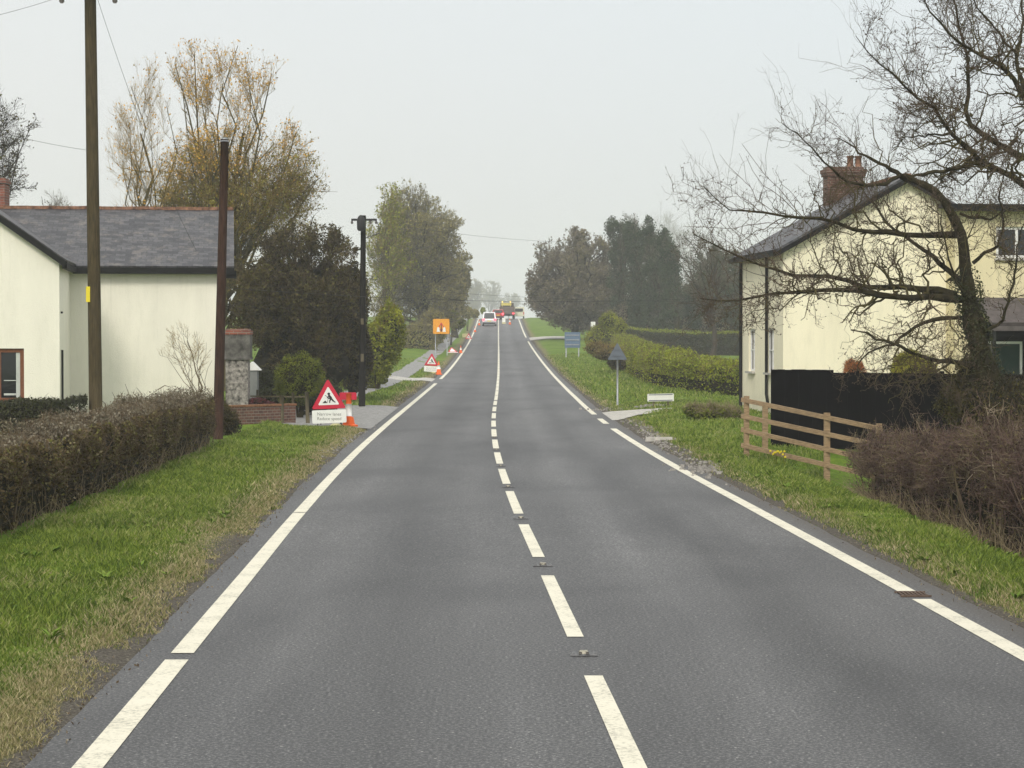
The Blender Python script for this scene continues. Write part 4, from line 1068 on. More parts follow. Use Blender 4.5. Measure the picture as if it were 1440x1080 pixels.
# ------------------------------------------------------------------ buildings
def slab(nb, p, th, mi=0):
    p = np.array(p, float); n = np.cross(p[1]-p[0], p[3]-p[0]); n /= np.linalg.norm(n)
    V = np.concatenate([p + n*th/2, p - n*th/2])
    nb.add(V, np.array([[0,1,2,3],[7,6,5,4],[0,4,5,1],[1,5,6,2],[2,6,7,3],[3,7,4,0]]), mi)
def wall_cells(nb, o, u, W, H, holes, th, mi=0):
    """o: lower outer corner, u: unit direction along wall, outward normal = u x z"""
    o = np.asarray(o, float); u = np.asarray(u, float); n = np.cross(u, [0,0,1.])
    us = sorted({0, W} | {h[0] for h in holes} | {h[1] for h in holes}); vs = sorted({0, H} | {h[2] for h in holes} | {h[3] for h in holes})
    for j in range(len(vs)-1):
        for i in range(len(us)-1):
            cu, cv = (us[i]+us[i+1])/2, (vs[j]+vs[j+1])/2
            if any(h[0] < cu < h[1] and h[2] < cv < h[3] for h in holes): continue
            nb.box(o + u*cu + np.array([0,0,cv]) - n*th/2, (us[i+1]-us[i], th, vs[j+1]-vs[j]), mi, axes=[u, n, [0,0,1.]])
def window(parent, o, u, h, fm, inset=.09, bars=(1, 0), sill=True, curtain=False, fw=.06):
    o = np.asarray(o, float); u = np.asarray(u, float); n = np.cross(u, [0,0,1.]); ax = [u, n, [0,0,1.]]
    u0, u1, v0, v1 = h; W, H = u1-u0, v1-v0; c = o + u*(u0+u1)/2 + np.array([0,0,(v0+v1)/2]) - n*inset
    f = NB()
    for s in (-1, 1):
        f.box(c + u*s*(W/2 - fw/2), (fw, .06, H), axes=ax)
        f.box(c + np.array([0,0,s*(H/2 - fw/2)]), (W - 2*fw, .056, fw), axes=ax)
    for k in range(bars[0]): f.box(c + u*(-W/2 + W*(k+1)/(bars[0]+1)), (fw*.9, .052, H - 2*fw), axes=ax)
    for k in range(bars[1]): f.box(c + np.array([0,0,-H/2 + H*(k+1)/(bars[1]+1)]), (W - 2*fw, .044, fw*.5), axes=ax)
    w = f.build('window', fm, parent)
    g = NB(); g.box(c - n*.012, (W - .02, .01, H - .02), axes=ax); g.build('pane', M['glass'], w)
    if sill:
        s_ = NB(); s_.box(o + u*(u0+u1)/2 + n*.03 + np.array([0,0,v0 - .035]), (W + .1, .16, .06), axes=ax); s_.build('sill', fm if fm is not M['white'] else M['concrete'], w)
    if curtain:
        k_ = NB(); k_.box(c + u*(W/2 - .155), (.10, .006, H - .21), axes=ax); k_.box(c + np.array([0,0,-H*.10]) + u*(W/2 - .36), (.30, .005, .02), axes=ax); k_.box(c + np.array([0,0,-H*.36]) + u*(W/2 - .36), (.30, .005, .05), axes=ax)
        k_.build('curtain', M['curtain'], w)
    return w

def left_house():
    u = np.array([.9916, .129, 0]); v = np.array([-.129, .9916, 0])
    P0 = np.array([-11.46, 55.0, 0]); g = -.1
    root = thing('white_house', 'low white-rendered house with slate roof behind the tall pole', 'house', (-9.6, 60, 0))
    # wing gable towards the camera
    wl = P0 - u*6.4; he = 4.24 - g
    nb = NB(); hole = (6.4 - 2.75, 6.4 - .885, .74, 2.09)
    wall_cells(nb, wl + [0,0,g], u, 6.4, he, [hole], .3)
    nb.prism([(0, 0), (6.4, 0), (3.2, 2.24)], u, (0,0,1), .298, wl + [0,0,he+g] - np.cross(u, [0,0,1.])*.15)
    wall_cells(nb, P0 + [0,0,g] + v*.302, v, 3.6, he, [], .3)               # side wall
    # main wall
    M0 = P0 + v*3.72 + u*.0
    wall_cells(nb, M0 + [0,0,g], u, 4.06, he, [], .3)
    # far end gable
    E0 = M0 + u*4.06
    nb.prism([(.31, 0), (7.0, 0), (7.0, he), (3.65, he+1.68), (.31, he+.12)], v, (0,0,1), .3, E0 + [0,0,g] - u*.15)
    nb.build('wall', M['cream_l'], root)
    window(root, wl + [0,0,g], u, hole, M['brown_frame'], bars=(2, 0), curtain=True, fw=.10)
    # roofs
    sl = slate_mat(tuple(u), (0, .9, 1.0), 'slate_main')
    ez = 4.27; A = M0 - u*7.2 - v*.22 + [0,0,ez - .10]; B = E0 + u*.34 - v*.22 + [0,0,ez - .10]
    rz_ = 5.93
    C_ = E0 + u*.34 + v*3.62 + [0,0,rz_]; D_ = M0 - u*7.2 + v*3.62 + [0,0,rz_]
    nb = NB(); slab(nb, [A, B, C_, D_], .07)
    slab(nb, [C_ - v*.0 + v*.01, B*[1,1,0] + v*7.4 + [0,0,ez-.1], A*[1,1,0] + v*7.4 + [0,0,ez-.1], D_ + v*.01], .07)
    rf = nb.build('roof', sl, root)
    sw = slate_mat(tuple(v), (.8, 0, 1.2), 'slate_wing')
    nb = NB(); az = 4.24 + 2.24 + .09
    R0 = wl + u*3.2 - v*.16 + [0,0,az]; R1 = R0 + v*7.5
    for s in (1, -1):
        e = u*s*3.36; slab(nb, [R0 + e + [0,0,-2.36], R0 + u*s*.0, R1 + u*s*.0, R1 + e + [0,0,-2.36]] if s > 0 else [R0, R0 + e + [0,0,-2.36], R1 + e + [0,0,-2.36], R1], .07)
    nb.build('roof', sw, root)
    nb = NB(); rg = np.random.default_rng(3)
    n = 34
    for i in range(n):
        a = D_ + (C_ - D_)*i/n + [0,0,.05]; b = D_ + (C_ - D_)*(i+.97)/n + [0,0,.05 + .008*rg.normal()]
        nb.beam(a, b, .20, .09)
    nb.build('ridge_tiles', M['terra'], rf)
    # black verge boards, fascia and gutter
    nb = NB()
    G0 = P0 + u*.08 + v*3.5; 
    nb.beam(M0 + u*.1 - v*.27 + [0,0,ez-.20], E0 + u*.34 - v*.27 + [0,0,ez-.20], .12, .17)
    nb.beam(P0 + u*.14 - v*.1 + [0,0,ez-.19], P0 + u*.14 + v*3.40 + [0,0,ez-.19], .12, .14)
    nb.beam(R0 + u*3.38 + [0,0,-2.46] - v*.02, R0 + [0,0,-.07] - v*.02, .05, .15, up=(0,0,1))
    nb.beam(R0 - u*3.38 + [0,0,-2.46] - v*.02, R0 + [0,0,-.07] - v*.02, .05, .15, up=(0,0,1))
    nb.box(E0 + u*.22 - v*.05 + [0,0,ez-.29], (.36, .36, .20), axes=[u, -v, [0,0,1.]])
    nb.build('gutter', M['black'], root)
    nb = NB(); q = P0 + u*.06 - v*.02
    nb.tube([q + v*.12 + [0,0,1.95], q + v*.12 + [0,0,g+.05]], .03, 8); nb.box(q + [0,0,2.9], (.05, .05, .05))
    nb.build('downpipe', M['black'], root)
    # chimney
    c = at(-10, 290, 62.4); nb = NB()
    nb.box([c[0] - .02, c[1], 6.05], (.86, .6, 1.2)); nb.box([c[0]-.02, c[1], 6.72], (.94, .68, .10)); nb.box([c[0]-.02, c[1], 6.80], (.84, .58, .07))
    ch = nb.build('chimney', M['brick'], root)
    nb = NB(); nb.lathe([c[0]-.2, c[1], 6.83], [(.1, 0), (.09, .3), (.11, .32)], 12); nb.build('chimney_pot', M['terra'], ch)
left_house()

def right_house():
    a = np.array([-.092, .9958, 0]); p = np.array([.9958, .092, 0])          # a: away along the ridge, p: across the gable
    C0 = np.array([7.74, 62.0, 0]); g = -.08; he = 4.82 - g
    root = thing('cream_house', 'two-storey yellow-cream rendered house with brick chimney behind the bare tree', 'house', (11, 64, 0))
    nb = NB(); L = 5.9
    wall_cells(nb, C0 + [0,0,g], p, 4.86, he, [], .3)
    nb.prism([(0, he), (7.1, he), (3.55, he + 1.98)], p, (0,0,1), .297, C0 + [0,0,g] - np.cross(p, [0,0,1.])*.15)
    o2 = C0 + a*L
    holes = [(1.0, 1.95, 1.32, 2.62), (3.7, 4.65, 1.32, 2.62)]
    wall_cells(nb, o2 + [0,0,g], -a, L - .302, he, holes, .3)
    nb.box(C0 + a*(L+.15) + p*3.55 + [0,0,he/2+g], (7.1, .3, he), axes=[p, a, [0,0,1.]])
    nb.prism([(0, he), (7.1, he), (3.55, he + 1.98)], p, (0,0,1), .297, C0 + a*(L+.15) + [0,0,g])
    nb.build('wall', M['cream_r'], root)
    for h in holes: window(root, o2 + [0,0,g], -a, h, M['white'], bars=(1, 1))
    # roof
    sm = slate_mat(tuple(a), (.9, 0, 1.0), 'slate_right')
    ap = C0 + p*3.55 + [0,0,he + g + 2.03]
    nb = NB()
    for s in (-1, 1):
        e = p*s*3.78 + np.array([0,0,-2.11])
        q = [ap - a*.22, ap + e - a*.22, ap + e + a*(L+.5), ap + a*(L+.5)]
        slab(nb, q if s < 0 else q[::-1], .09)
    rf = nb.build('roof', sm, root)
    nb = NB(); 
    for i in range(16):
        nb.beam(ap + a*(-.22 + i*.42) + [0,0,.06], ap + a*(-.22 + i*.42 + .41) + [0,0,.06], .22, .09)
    nb.build('ridge_tiles', M['terra'], rf)
    nb = NB()
    e = -p*3.83 + np.array([0,0,-2.2]); nb.beam(ap + e - a*.2, ap + e + a*(L+.5), .12, .12)
    nb.beam(ap - a*.24 - p*3.78 + [0,0,-2.2], ap - a*.24 + [0,0,-.09], .04, .13)
    nb.beam(ap - a*.24 + p*3.78 + [0,0,-2.2], ap - a*.24 + [0,0,-.09], .04, .13)
    nb.build('gutter', M['black'], root)
    nb = NB(); q = C0 + a*2.0 - p*.06
    nb.tube([q + [0,0,4.7], q + [0,0,.6], q - a*.3 + p*.0 + [0,0,.2]], .045, 8); nb.build('downpipe', M['black'], root)
    nb = NB(); q = C0 + a*(L - .05) - p*.06; nb.tube([q + [0,0,4.7], q + [0,0,g]], .05, 8)
    nb.build('downpipe', M['black'], root)
    # chimney on the far end of the ridge
    c = C0 + a*(L - .2) + p*3.15; ax = [p, a, [0,0,1.]]
    nb = NB(); nb.box(c + [0,0,6.7], (1.14, .62, 1.5), axes=ax); nb.box(c + [0,0,7.34], (1.24, .72, .10), axes=ax); nb.box(c + [0,0,7.45], (1.30, .78, .12), axes=ax); nb.box(c + [0,0,7.54], (1.14, .66, .09), axes=ax)
    ch = nb.build('chimney', M['brick_dark'], root)
    for d in (.22, .48):
        nb = NB(); nb.lathe(c + p*d + [0,0,7.58], [(.11, 0), (.10, .12), (.095, .30), (.125, .32), (.12, .36)], 12); nb.build('chimney_pot', M['terra'], ch)
    # right wing, slightly forward
    W0 = np.array([12.55, 61.6, 0]); hw = 5.93 - g
    nb = NB(); hole = [(1.20, 3.05, 4.52 - g, 5.42 - g), (5.2, 6.6, 4.52 - g, 5.42 - g)]
    wall_cells(nb, W0 + [0,0,g], p, 8.5, hw, hole, .3)
    nb.box(W0 + p*.15 + a*2.8 + [0,0,hw/2+g], (.3, 5.0, hw), axes=ax)
    nb.build('wall', M['cream_y'], root)
    for h in hole: window(root, W0 + [0,0,g], p, h, M['white'], bars=(2, 0), fw=.085)
    nb = NB(); slab(nb, [W0 - p*.25 - a*.3 + [0,0,5.98], W0 + p*8.8 - a*.3 + [0,0,5.98], W0 + p*8.8 + a*5.4 + [0,0,6.22], W0 - p*.25 + a*5.4 + [0,0,6.22]], .12)
    nb.build('roof', M['black'], root)
    nb = NB(); nb.beam(W0 - p*.25 - a*.36 + [0,0,5.90], W0 + p*8.8 - a*.36 + [0,0,5.90], .1, .14); nb.build('gutter', M['black'], root)
    # porch
    nb = NB(); slab(nb, [W0 + p*.55 - a*1.7 + [0,0,2.64], W0 + p*6 - a*1.7 + [0,0,2.64], W0 + p*6 - a*.02 + [0,0,3.36], W0 + p*.55 - a*.02 + [0,0,3.36]], .09)
    nb.beam(W0 + p*.55 - a*1.72 + [0,0,2.52], W0 + p*6 - a*1.72 + [0,0,2.52], .1, .14)
    pr = nb.build('porch_roof', simple('porch_slate', (.085,.072,.070), .7, .3, 5), root)
    for x in (.62, 2.05, 4.0, 5.9):
        nb = NB(); nb.box(W0 + p*x - a*1.6 + [0,0,1.2], (.12, .12, 2.6), axes=ax); nb.build('post', M['white'] if x == 2.05 else M['dark_metal'], pr)
    nb = NB(); nb.box(W0 + p*1.4 - a*.03 + [0,0,1.05], (.92, .06, 2.05), axes=ax); d = nb.build('door', M['green_door'], root)
    nb = NB(); nb.box(W0 + p*1.4 - a*.04 + [0,0,2.12], (1.1, .08, .07), axes=ax)
    for s in (-1, 1): nb.box(W0 + p*(1.4 + s*.52) - a*.04 + [0,0,1.05], (.07, .08, 2.06), axes=ax)
    nb.build('frame', M['white'], d)
    nb = NB(); nb.box(W0 + p*3.25 - a*.012 + [0,0,1.35], (5.3, .02, 2.72), axes=ax); nb.build('painted_shade_panel', M['black_board'], root)  # added dark panel; the porch shade is put into its colour
right_house()

def small_left():
    # stone pier with brick coping
    Y = 58.5; c0 = at(335, 500, Y); w = .60
    root = thing('stone_pier', 'tall grey stone pier with red-brick capping beside the white house', 'pier', (c0[0], Y, G(c0[0], Y)))
    g = G(c0[0], Y) - .05
    nb = NB(); nb.box([c0[0] - .01, Y, (1.72+g)/2], (w, .5, 1.72-g)); nb.build('shaft', M['stone'], root)
    nb = NB(); nb.box([c0[0] + .01, Y, 2.04], (w + .08, .56, .62)); nb.box([c0[0] + .01, Y, 1.70], (w + .12, .6, .06)); nb.build('head', simple('grey_stone_block', (.10,.095,.085), .95, .6, 6, bmp=.02), root)
    nb = NB(); nb.box([c0[0] + .01, Y, 2.40], (w + .10, .60, .10)); nb.box([c0[0] + .01, Y, 2.475], (w + .02, .5, .05)); nb.build('coping', M['brick'], root)
    # small grey hut end beside the pier
    c = at(354, 530, 60.5); gg = G(c[0], 60.5)
    root = thing('garden_hut', 'tiny pale grey gabled hut behind the stone pier', 'hut', (c[0], 60.5, gg))
    nb = NB(); nb.box([c[0], 60.7, (1.35+gg)/2], (.30, .4, 1.35-gg)); nb.build('wall', simple('hut_grey', (.22,.23,.22), .9, .1), root)
    nb = NB(); nb.prism([(-.24, 0), (.24, 0), (0, .24)], (1,0,0), (0,0,1), .5, [c[0], 60.7, 1.352]); nb.build('roof', M['signwhite'], root)
    # low brick garden wall
    a = at(322, 590, 55.6); b = at(412, 590, 57.2)
    root = thing('brick_wall', 'low red-brick garden wall beside the verge behind the roadworks sign', 'wall', (a[0], a[1], G(a[0], a[1])))
    d = b - a; d[2] = 0; L = np.linalg.norm(d); u = d/L
    nb = NB(); nb.box([(a[0]+b[0])/2, (a[1]+b[1])/2, .17], (L, .22, .62), axes=[u, np.cross([0,0,1.], u), [0,0,1.]]); nb.build('masonry', M['brick_dark'], root)
    nb = NB(); nb.box([(a[0]+b[0])/2, (a[1]+b[1])/2, .505], (L + .04, .26, .05), axes=[u, np.cross([0,0,1.], u), [0,0,1.]]); nb.build('coping', simple('brick_coping', (.21,.10,.05), .9, .5, 12), root)
    # wooden garden posts and rails
    k = 0
    for px, Y, top, w, lab in [(396, 56.8, 556, .13, 'squat dark garden post at the end of the brick wall'), (412, 57.6, 552, .08, 'thin middle garden post left of the roadworks sign'),
                           (431, 57.6, 551, .11, 'pale leaning garden post nearest the roadworks sign'), (362, 60, 548, .07, 'short garden post near the grey hut')]:
        c = at(px, top, Y); gg = G(c[0], Y) - .1
        o = NB(); o.tube([[c[0] + (.04 if px == 431 else 0), Y, gg], [c[0], Y, c[2]]], [w/2, w/2*.9], 8)
        t = o.build('garden_post', M['timber_grey'], loc=(c[0], Y, gg)); tag(t, lab, 'post', 'wooden posts of the left garden')
    a, b = at(345, 555, 60.2), at(432, 556, 58.5)
    nb = NB(); 
    for z in (-.04,): nb.beam(a + [0,0,z], b + [0,0,z], .025, .04)
    tag(nb.build('garden_rail', M['timber_grey'], loc=tuple(a)), 'pale weathered rail between the left garden posts', 'rail')
    bush('red_flowers', 'low dark red planting behind the brick garden wall', 'plant', 58.6, [(362, 565, 14, 6), (376, 570, 12, 6)], 120, 1200, .05, 'leaf_maroon', stem=False, k=.6)
    bush('garden_border', 'dark garden plants under the round clipped bush', 'plant', 63.5, [(395, 560, 40, 18), (440, 566, 24, 18), (365, 545, 26, 26), (455, 555, 26, 24)], 121, 11000, .07, 'leaf_darkhedge', stem=False, k=.7)
small_left()

# ------------------------------------------------------------------ poles and wires
def pole(name, label, base_px, Y, top_px, top_py, r0, r1, mat, extend=None):
    b = at(base_px, 560, Y); b[2] = G(b[0], Y) - .1; t = at(top_px, top_py, Y)
    root = thing(name, label, 'telegraph pole' if 'transformer' not in label else 'power pole', b)
    if extend: t = b + (t - b)*extend
    K = 7; nb = NB(); nb.tube([b + (t-b)*i/(K-1) for i in range(K)], np.linspace(r0, r1, K), 14); nb.build('shaft', M[mat], root)
    return root, b, t
r1_, b1, t1 = pole('telegraph_pole', 'tall weathered pole cropped by the photo top, in front of the white house', 135, 48, 127, 0, .150, .125, 'pole_a', 1.06)
nb = NB(); c = at(125.5, 414, 48); c[1] -= .13
nb.box(c + [.0, -.012, 0], (.09, .006, .34)); nb.build('plate', M['yellow'], r1_)
nb = NB(); cz = at(0, -12, 48)[2]; nb.box([t1[0] - .1, t1[1] - .02, cz], (1.6, .1, .12)); ca = nb.build('crossarm', M['pole_a'], r1_)
for dx in (-.62, .55):
    nb = NB(); nb.lathe([t1[0] - .1 + dx + .10, t1[1] - .02, cz - .26], [(.035, 0), (.06, .04), (.05, .1), (.06, .14), (.02, .2)], 10); nb.build('insulator', M['insul'], ca)
r2_, b2, t2 = pole('telegraph_pole', 'shorter red-brown pole in front of the right end of the white house', 306, 47.6, 316, 196, .115, .088, 'pole_b')
nb = NB(); nb.tube([t2 - [0,0,.05], t2 + [0,0,.05]], [.10, .05], 12); nb.build('cap', M['metal'], r2_)
r3_, b3, t3 = pole('power_pole', 'black pole with transformer and one-sided crossarm beside the pavement', 509, 72, 511, 303, .112, .085, 'pole_c')
nb = NB(); c = at(508, 314, 71.8); nb.lathe([c[0], c[1] - .12, c[2] - .26], [(.08, 0), (.13, .05), (.14, .36), (.10, .46), (.04, .52)], 14); nb.build('transformer', M['dark_metal'], r3_)
nb = NB(); p0_, p1_ = at(494, 309, 72), at(530, 309, 72); nb.beam(p0_, p1_, .07, .07); ca = nb.build('crossarm', M['dark_metal'], r3_)
for px in (495, 521, 529):
    nb = NB(); q = at(px, 309, 72); nb.lathe(q + [0,0,-.14], [(.02, 0), (.045, .03), (.035, .08), (.02, .12)], 8); nb.build('insulator', M['insul'], ca)
nb = NB(); nb.tube([at(529, 310, 72), at(533, 318, 71.95), at(533, 328, 71.9), at(514, 335, 71.9)], .014, 6); nb.build('jumper_cable', M['wire'], r3_)
for z, s in ((1.6, .26), (2.8, .2)):
    nb = NB(); nb.box([b3[0] + .02, b3[1] - .125, z], (.10, .01, s)); nb.build('notice', M['timber_grey'], r3_)

def wire(label, a, b, sag, r=.009):
    a, b = np.array(a), np.array(b); t = np.linspace(0, 1, 26)
    P = a[None]*(1-t)[:, None] + b[None]*t[:, None]; P[:, 2] -= 4*sag*t*(1-t)
    nb = NB(); nb.tube(P, r, 5); o = nb.build('overhead_wire', M['wire'], loc=tuple(a)); tag(o, label, 'wire', 'overhead wires'); return o
T1 = np.array([t1[0], t1[1], cz - .1])
wire('thin wire running left from the top of the tall pole', T1 - [.6, 0, 0], at(-120, 44, 46), .08, .0045)
wire('thin wire slanting down from the tall pole to the slate roof', T1 + [.16, 0, -.05], at(276, 352, 58.3), .35, .0045)
wire('thin wire reaching the tall pole from the upper left', at(129, 212, 48), at(-100, 150, 60), .15, .0045)
wire('wire crossing the road from the power pole towards the right trees', at(521, 311, 72), at(1000, 330, 110), .55, .0045)
wire('low wire crossing the road between the red-brown pole and the cream house', at(310, 404, 50), at(1046, 416, 66), .25, .0045)
wire('low wire crossing the road from the power pole to the right wood', at(511, 402, 72), at(1050, 424, 90), .18, .0045)

# ------------------------------------------------------------------ road signs and works
def tri_poly(s, chop=.05):
    h = s*.866; c = s*chop
    P = [(-s/2, 0), (s/2, 0), (0, h)]; out = []
    for i in range(3):
        p = np.array(P[i]); a = np.array(P[i-1]); b = np.array(P[(i+1) % 3])
        out += [tuple(p + (a-p)/np.linalg.norm(a-p)*c), tuple(p + (b-p)/np.linalg.norm(b-p)*c)]
    return out
def inset_tri(s, k, dy):
    h = s*.866; cy = h/3
    return [(x*k, (y - cy)*k + cy + dy) for x, y in tri_poly(s)]
def rrect(w, h, r=.03, n=4):
    out = []
    for cx, cy, a0 in ((w/2-r, h/2-r, 0), (-w/2+r, h/2-r, 90), (-w/2+r, -h/2+r, 180), (w/2-r, -h/2+r, 270)):
        for i in range(n+1):
            a = math.radians(a0 + 90*i/n); out.append((cx + r*math.cos(a), cy + r*math.sin(a)))
    return out
def text_obj(txt, loc, size, yaw, parent, mat, pitch=PI/2):
    cu = bpy.data.curves.new('lettering', 'FONT'); cu.body = txt; cu.size = size; cu.align_x = 'CENTER'; cu.align_y = 'CENTER'; cu.extrude = .001
    cu.space_line = 1.05
    cu.materials.append(mat); t_ = bpy.data.objects.new('lettering_curve', cu); COL.objects.link(t_); bpy.context.view_layer.update()
    me = bpy.data.meshes.new_from_object(t_.evaluated_get(bpy.context.evaluated_depsgraph_get())); me.name = 'lettering'
    bpy.data.objects.remove(t_); bpy.data.curves.remove(cu)
    if not me.materials: me.materials.append(mat)
    o = bpy.data.objects.new('lettering', me); COL.objects.link(o)
    pl = np.array(parent_world(parent)); o.parent = parent; o.location = [float(v) for v in (np.array(loc) - pl)]; o.rotation_euler = (pitch, 0, yaw)
    KIDS.setdefault(parent.name, []).append(o); return o
def works_sign(label, px, Y, s, yaw, roll=0, detail=True, gap=.0, text=None, group=None, zoff=0, plate=True, size_plate=None, py_bottom=None):
    c = at(px, 560, Y); g = G(c[0], Y) + zoff
    if py_bottom: g = at(px, py_bottom, Y)[2]
    root = thing('roadworks_sign', label, 'road sign', (c[0], Y, g), group)
    cr, sr = math.cos(roll), math.sin(roll)
    u = np.array([math.cos(yaw)*cr, math.sin(yaw)*cr, sr]); w = np.array([-math.cos(yaw)*sr, -math.sin(yaw)*sr, cr]); n = np.cross(u, w)
    back = -n
    ph = .34*s/.9; z0 = .10 if plate else .06
    o = np.array([c[0], Y, g])
    tb = o + w*(z0 + (ph + .03 if plate else 0))
    nb = NB(); nb.prism(tri_poly(s), u, w, .012, tb); tri = nb.build('triangle', M['red'], root)
    nb = NB(); nb.prism(inset_tri(s, .62, 0), u, w, .004, tb + n*.010); pan = nb.build('face', M['signwhite'], tri)
    # man at work
    k = s*.9; sy = NB(); q = tb + n*.014; h = s*.866
    def poly(P): sy.prism([(x*k, y*k) for x, y in P], u, w, .004, q)
    def line(a, b, t):
        a, b = np.array(a), np.array(b); d = (b-a)/np.linalg.norm(b-a); m = np.array([-d[1], d[0]])*t/2; poly([a-m, b-m, b+m, a+m])
    poly([(.045*math.cos(t)+.015, .045*math.sin(t)*.9+.475) for t in np.linspace(0, 2*PI, 11)[:-1]])
    poly([(-.015, .43), (.035, .45), (.115, .36), (.085, .30), (.045, .315)])        # trunk
    line((.085, .33), (.155, .235), .05); line((.150, .245), (.215, .195), .035); line((.075, .32), (.035, .24), .042); line((.038, .25), (.03, .185), .032)
    line((.03, .41), (-.045, .36), .026); line((-.045, .36), (.03, .31), .022); line((-.11, .44), (.10, .28), .014); line((-.01, .36), (-.035, .20), .013)
    poly([(-.20, .185), (-.045, .185), (-.075, .24), (-.105, .262), (-.14, .24)])
    sy.build('symbol', M['signblack'], pan)
    if plate:
        W = size_plate or s*.98
        nb = NB(); pc = o + w*(z0 + ph/2); nb.prism(rrect(W, ph), u, w, .012, pc); pb = nb.build('plate', M['signwhite'], root)
        if text: text_obj(text, pc + n*.0085, ph*.33, yaw, pb, M['letter'])
    nb = NB()
    for sx in (-1, 1):
        nb.tube([tb + w*h*.75 + back*.03 + u*sx*.05, o + u*sx*s*.36 + back*.02 + w*.0], .014, 6)
        nb.tube([tb + w*h*.7 + back*.04 + u*sx*.05, o + u*sx*s*.30 + back*.65], .014, 6)
    nb.build('frame', M['dark_metal'], root)
    nb = NB(); bb = o + u*.16*s/.9 + n*.06 + np.array([0,0,.05])
    nb.lathe([bb[0], bb[1], g - .02], [(.10, 0), (.15, .03), (.15, .07), (.08, .11)], 12); nb.build('sandbag', M['sandbag'], root)
    return root
works_sign('nearest red-bordered roadworks triangle with white plate below, on the left verge', 463.5, 56, .90, math.radians(2), math.radians(2.2), text='Narrow lanes\nReduce speed')
works_sign('second red roadworks triangle further along the left pavement', 606, 122, .82, math.radians(-4), math.radians(-3), text='Narrow lanes\nReduce speed')
works_sign('farthest red roadworks triangle near the crest on the left', 659, 232, .75, math.radians(3), 0, plate=False)

def cone(label, px, Y, h=.75, lean=0, mats=('cone_orange', 'signwhite'), x=None):
    c = at(px, 560, Y) if x is None else np.array([x, Y, 0]); g = G(c[0], Y)
    if xl(Y) - .3 < c[0] < xr(Y) + .3: g = float(rzf(Y))
    root = thing('traffic_cone', label, 'traffic cone', (c[0], Y, g), 'orange traffic cones of the roadworks')
    k = h/.75
    nb = NB(); nb.box([c[0], Y, g + .02], (.40*k, .40*k, .04)); nb.build('base', M['cone_orange'], root)
    nb = NB(); nb.lathe([c[0], Y, g + .04], [(.15*k, 0), (.028*k, .70*k), (.02*k, .71*k)], 16); cb = nb.build('cone', M['cone_orange'], root)
    nb = NB(); nb.lathe([c[0], Y, g + .04], [(.1085*k, .27*k), (.067*k, .50*k)], 16); nb.build('sleeve', M['signwhite'], cb)
    return root
cone('small orange cone beside the second roadworks triangle', 617, 121)
cone('orange cone lying by the fallen sign on the left verge', 648, 178, .6)
cone('orange cone standing in the right lane at the road crest', 717, 296, .8)
cone('cone just left of the silver car at the crest', 674, 292, .75)
cone('cone on the left verge close to the road crest', 668, 262, .7)

# works bollard beside the near sign with a red board on top
def bollard():
    c = at(490.5, 600, 56.6); g = G(c[0], 56.6); x, y = c[0], 56.6
    root = thing('works_bollard', 'orange and white works bollard with red board, right of the nearest roadworks sign', 'bollard', (x, y, g))
    nb = NB(); nb.lathe([x, y, g], [(.24, 0), (.24, .05), (.16, .07), (.12, .26)], 8, smooth=False); nb.build('base', M['cone_orange'], root)
    nb = NB(); nb.lathe([x, y, g + .26], [(.075, 0), (.07, .62)], 14); b = nb.build('body', M['cone_orange'], root)
    nb = NB(); nb.lathe([x, y, g + .28], [(.079, 0), (.076, .32)], 14); nb.build('sleeve', M['signwhite'], b)
    nb = NB(); nb.box([x - .02, y + .02, g + .79], (.44, .06, .17)); nb.box([x - .02, y + .02, g + .885], (.40, .05, .02)); nb.build('board', M['red'], root)
bollard()

def orange_board():
    Y = 168; c = at(620.5, 459, Y); g = G(c[0], Y)
    root = thing('roadworks_board', 'square orange board with lane symbol on a post beside the left pavement', 'road sign', (c[0], Y, g))
    s = Y/F
    nb = NB(); nb.prism(rrect(23*s, 21*s, .08), (1,0,0), (0,0,1), .03, c); b = nb.build('board', M['orange'], root)
    nb = NB(); nb.prism(inset_tri(.72, 1, 0), (1,0,0), (0,0,1), .01, c + [0, -.024, -.30]); f = nb.build('triangle', M['red'], b)
    nb = NB(); nb.prism(inset_tri(.72, .66, 0), (1,0,0), (0,0,1), .01, c + [0, -.031, -.30]); nb.build('face', M['orange'], f)
    for sx in (-1, 1):
        nb = NB(); nb.prism([(-.13, -.18), (.13, -.18), (.08, .14), (0, .20), (-.08, .14)], (1,0,0), (0,0,1), .01, c + [sx*.23, -.042, -.24]); nb.build('arrow', M['signwhite'], b)
    nb = NB(); nb.prism([(-.05, -.2), (.05, -.2), (.03, .34), (-.03, .34)], (1,0,0), (0,0,1), .01, c + [0, -.042, -.20]); nb.build('bar', M['signblack'], b)
    nb = NB()
    for sx in (-.45, .45): nb.tube([[c[0] + sx, Y + .05, g - .1], [c[0] + sx, Y + .05, c[2] + .5]], .035, 8)
    nb.build('post', M['metal'], root)
orange_board()

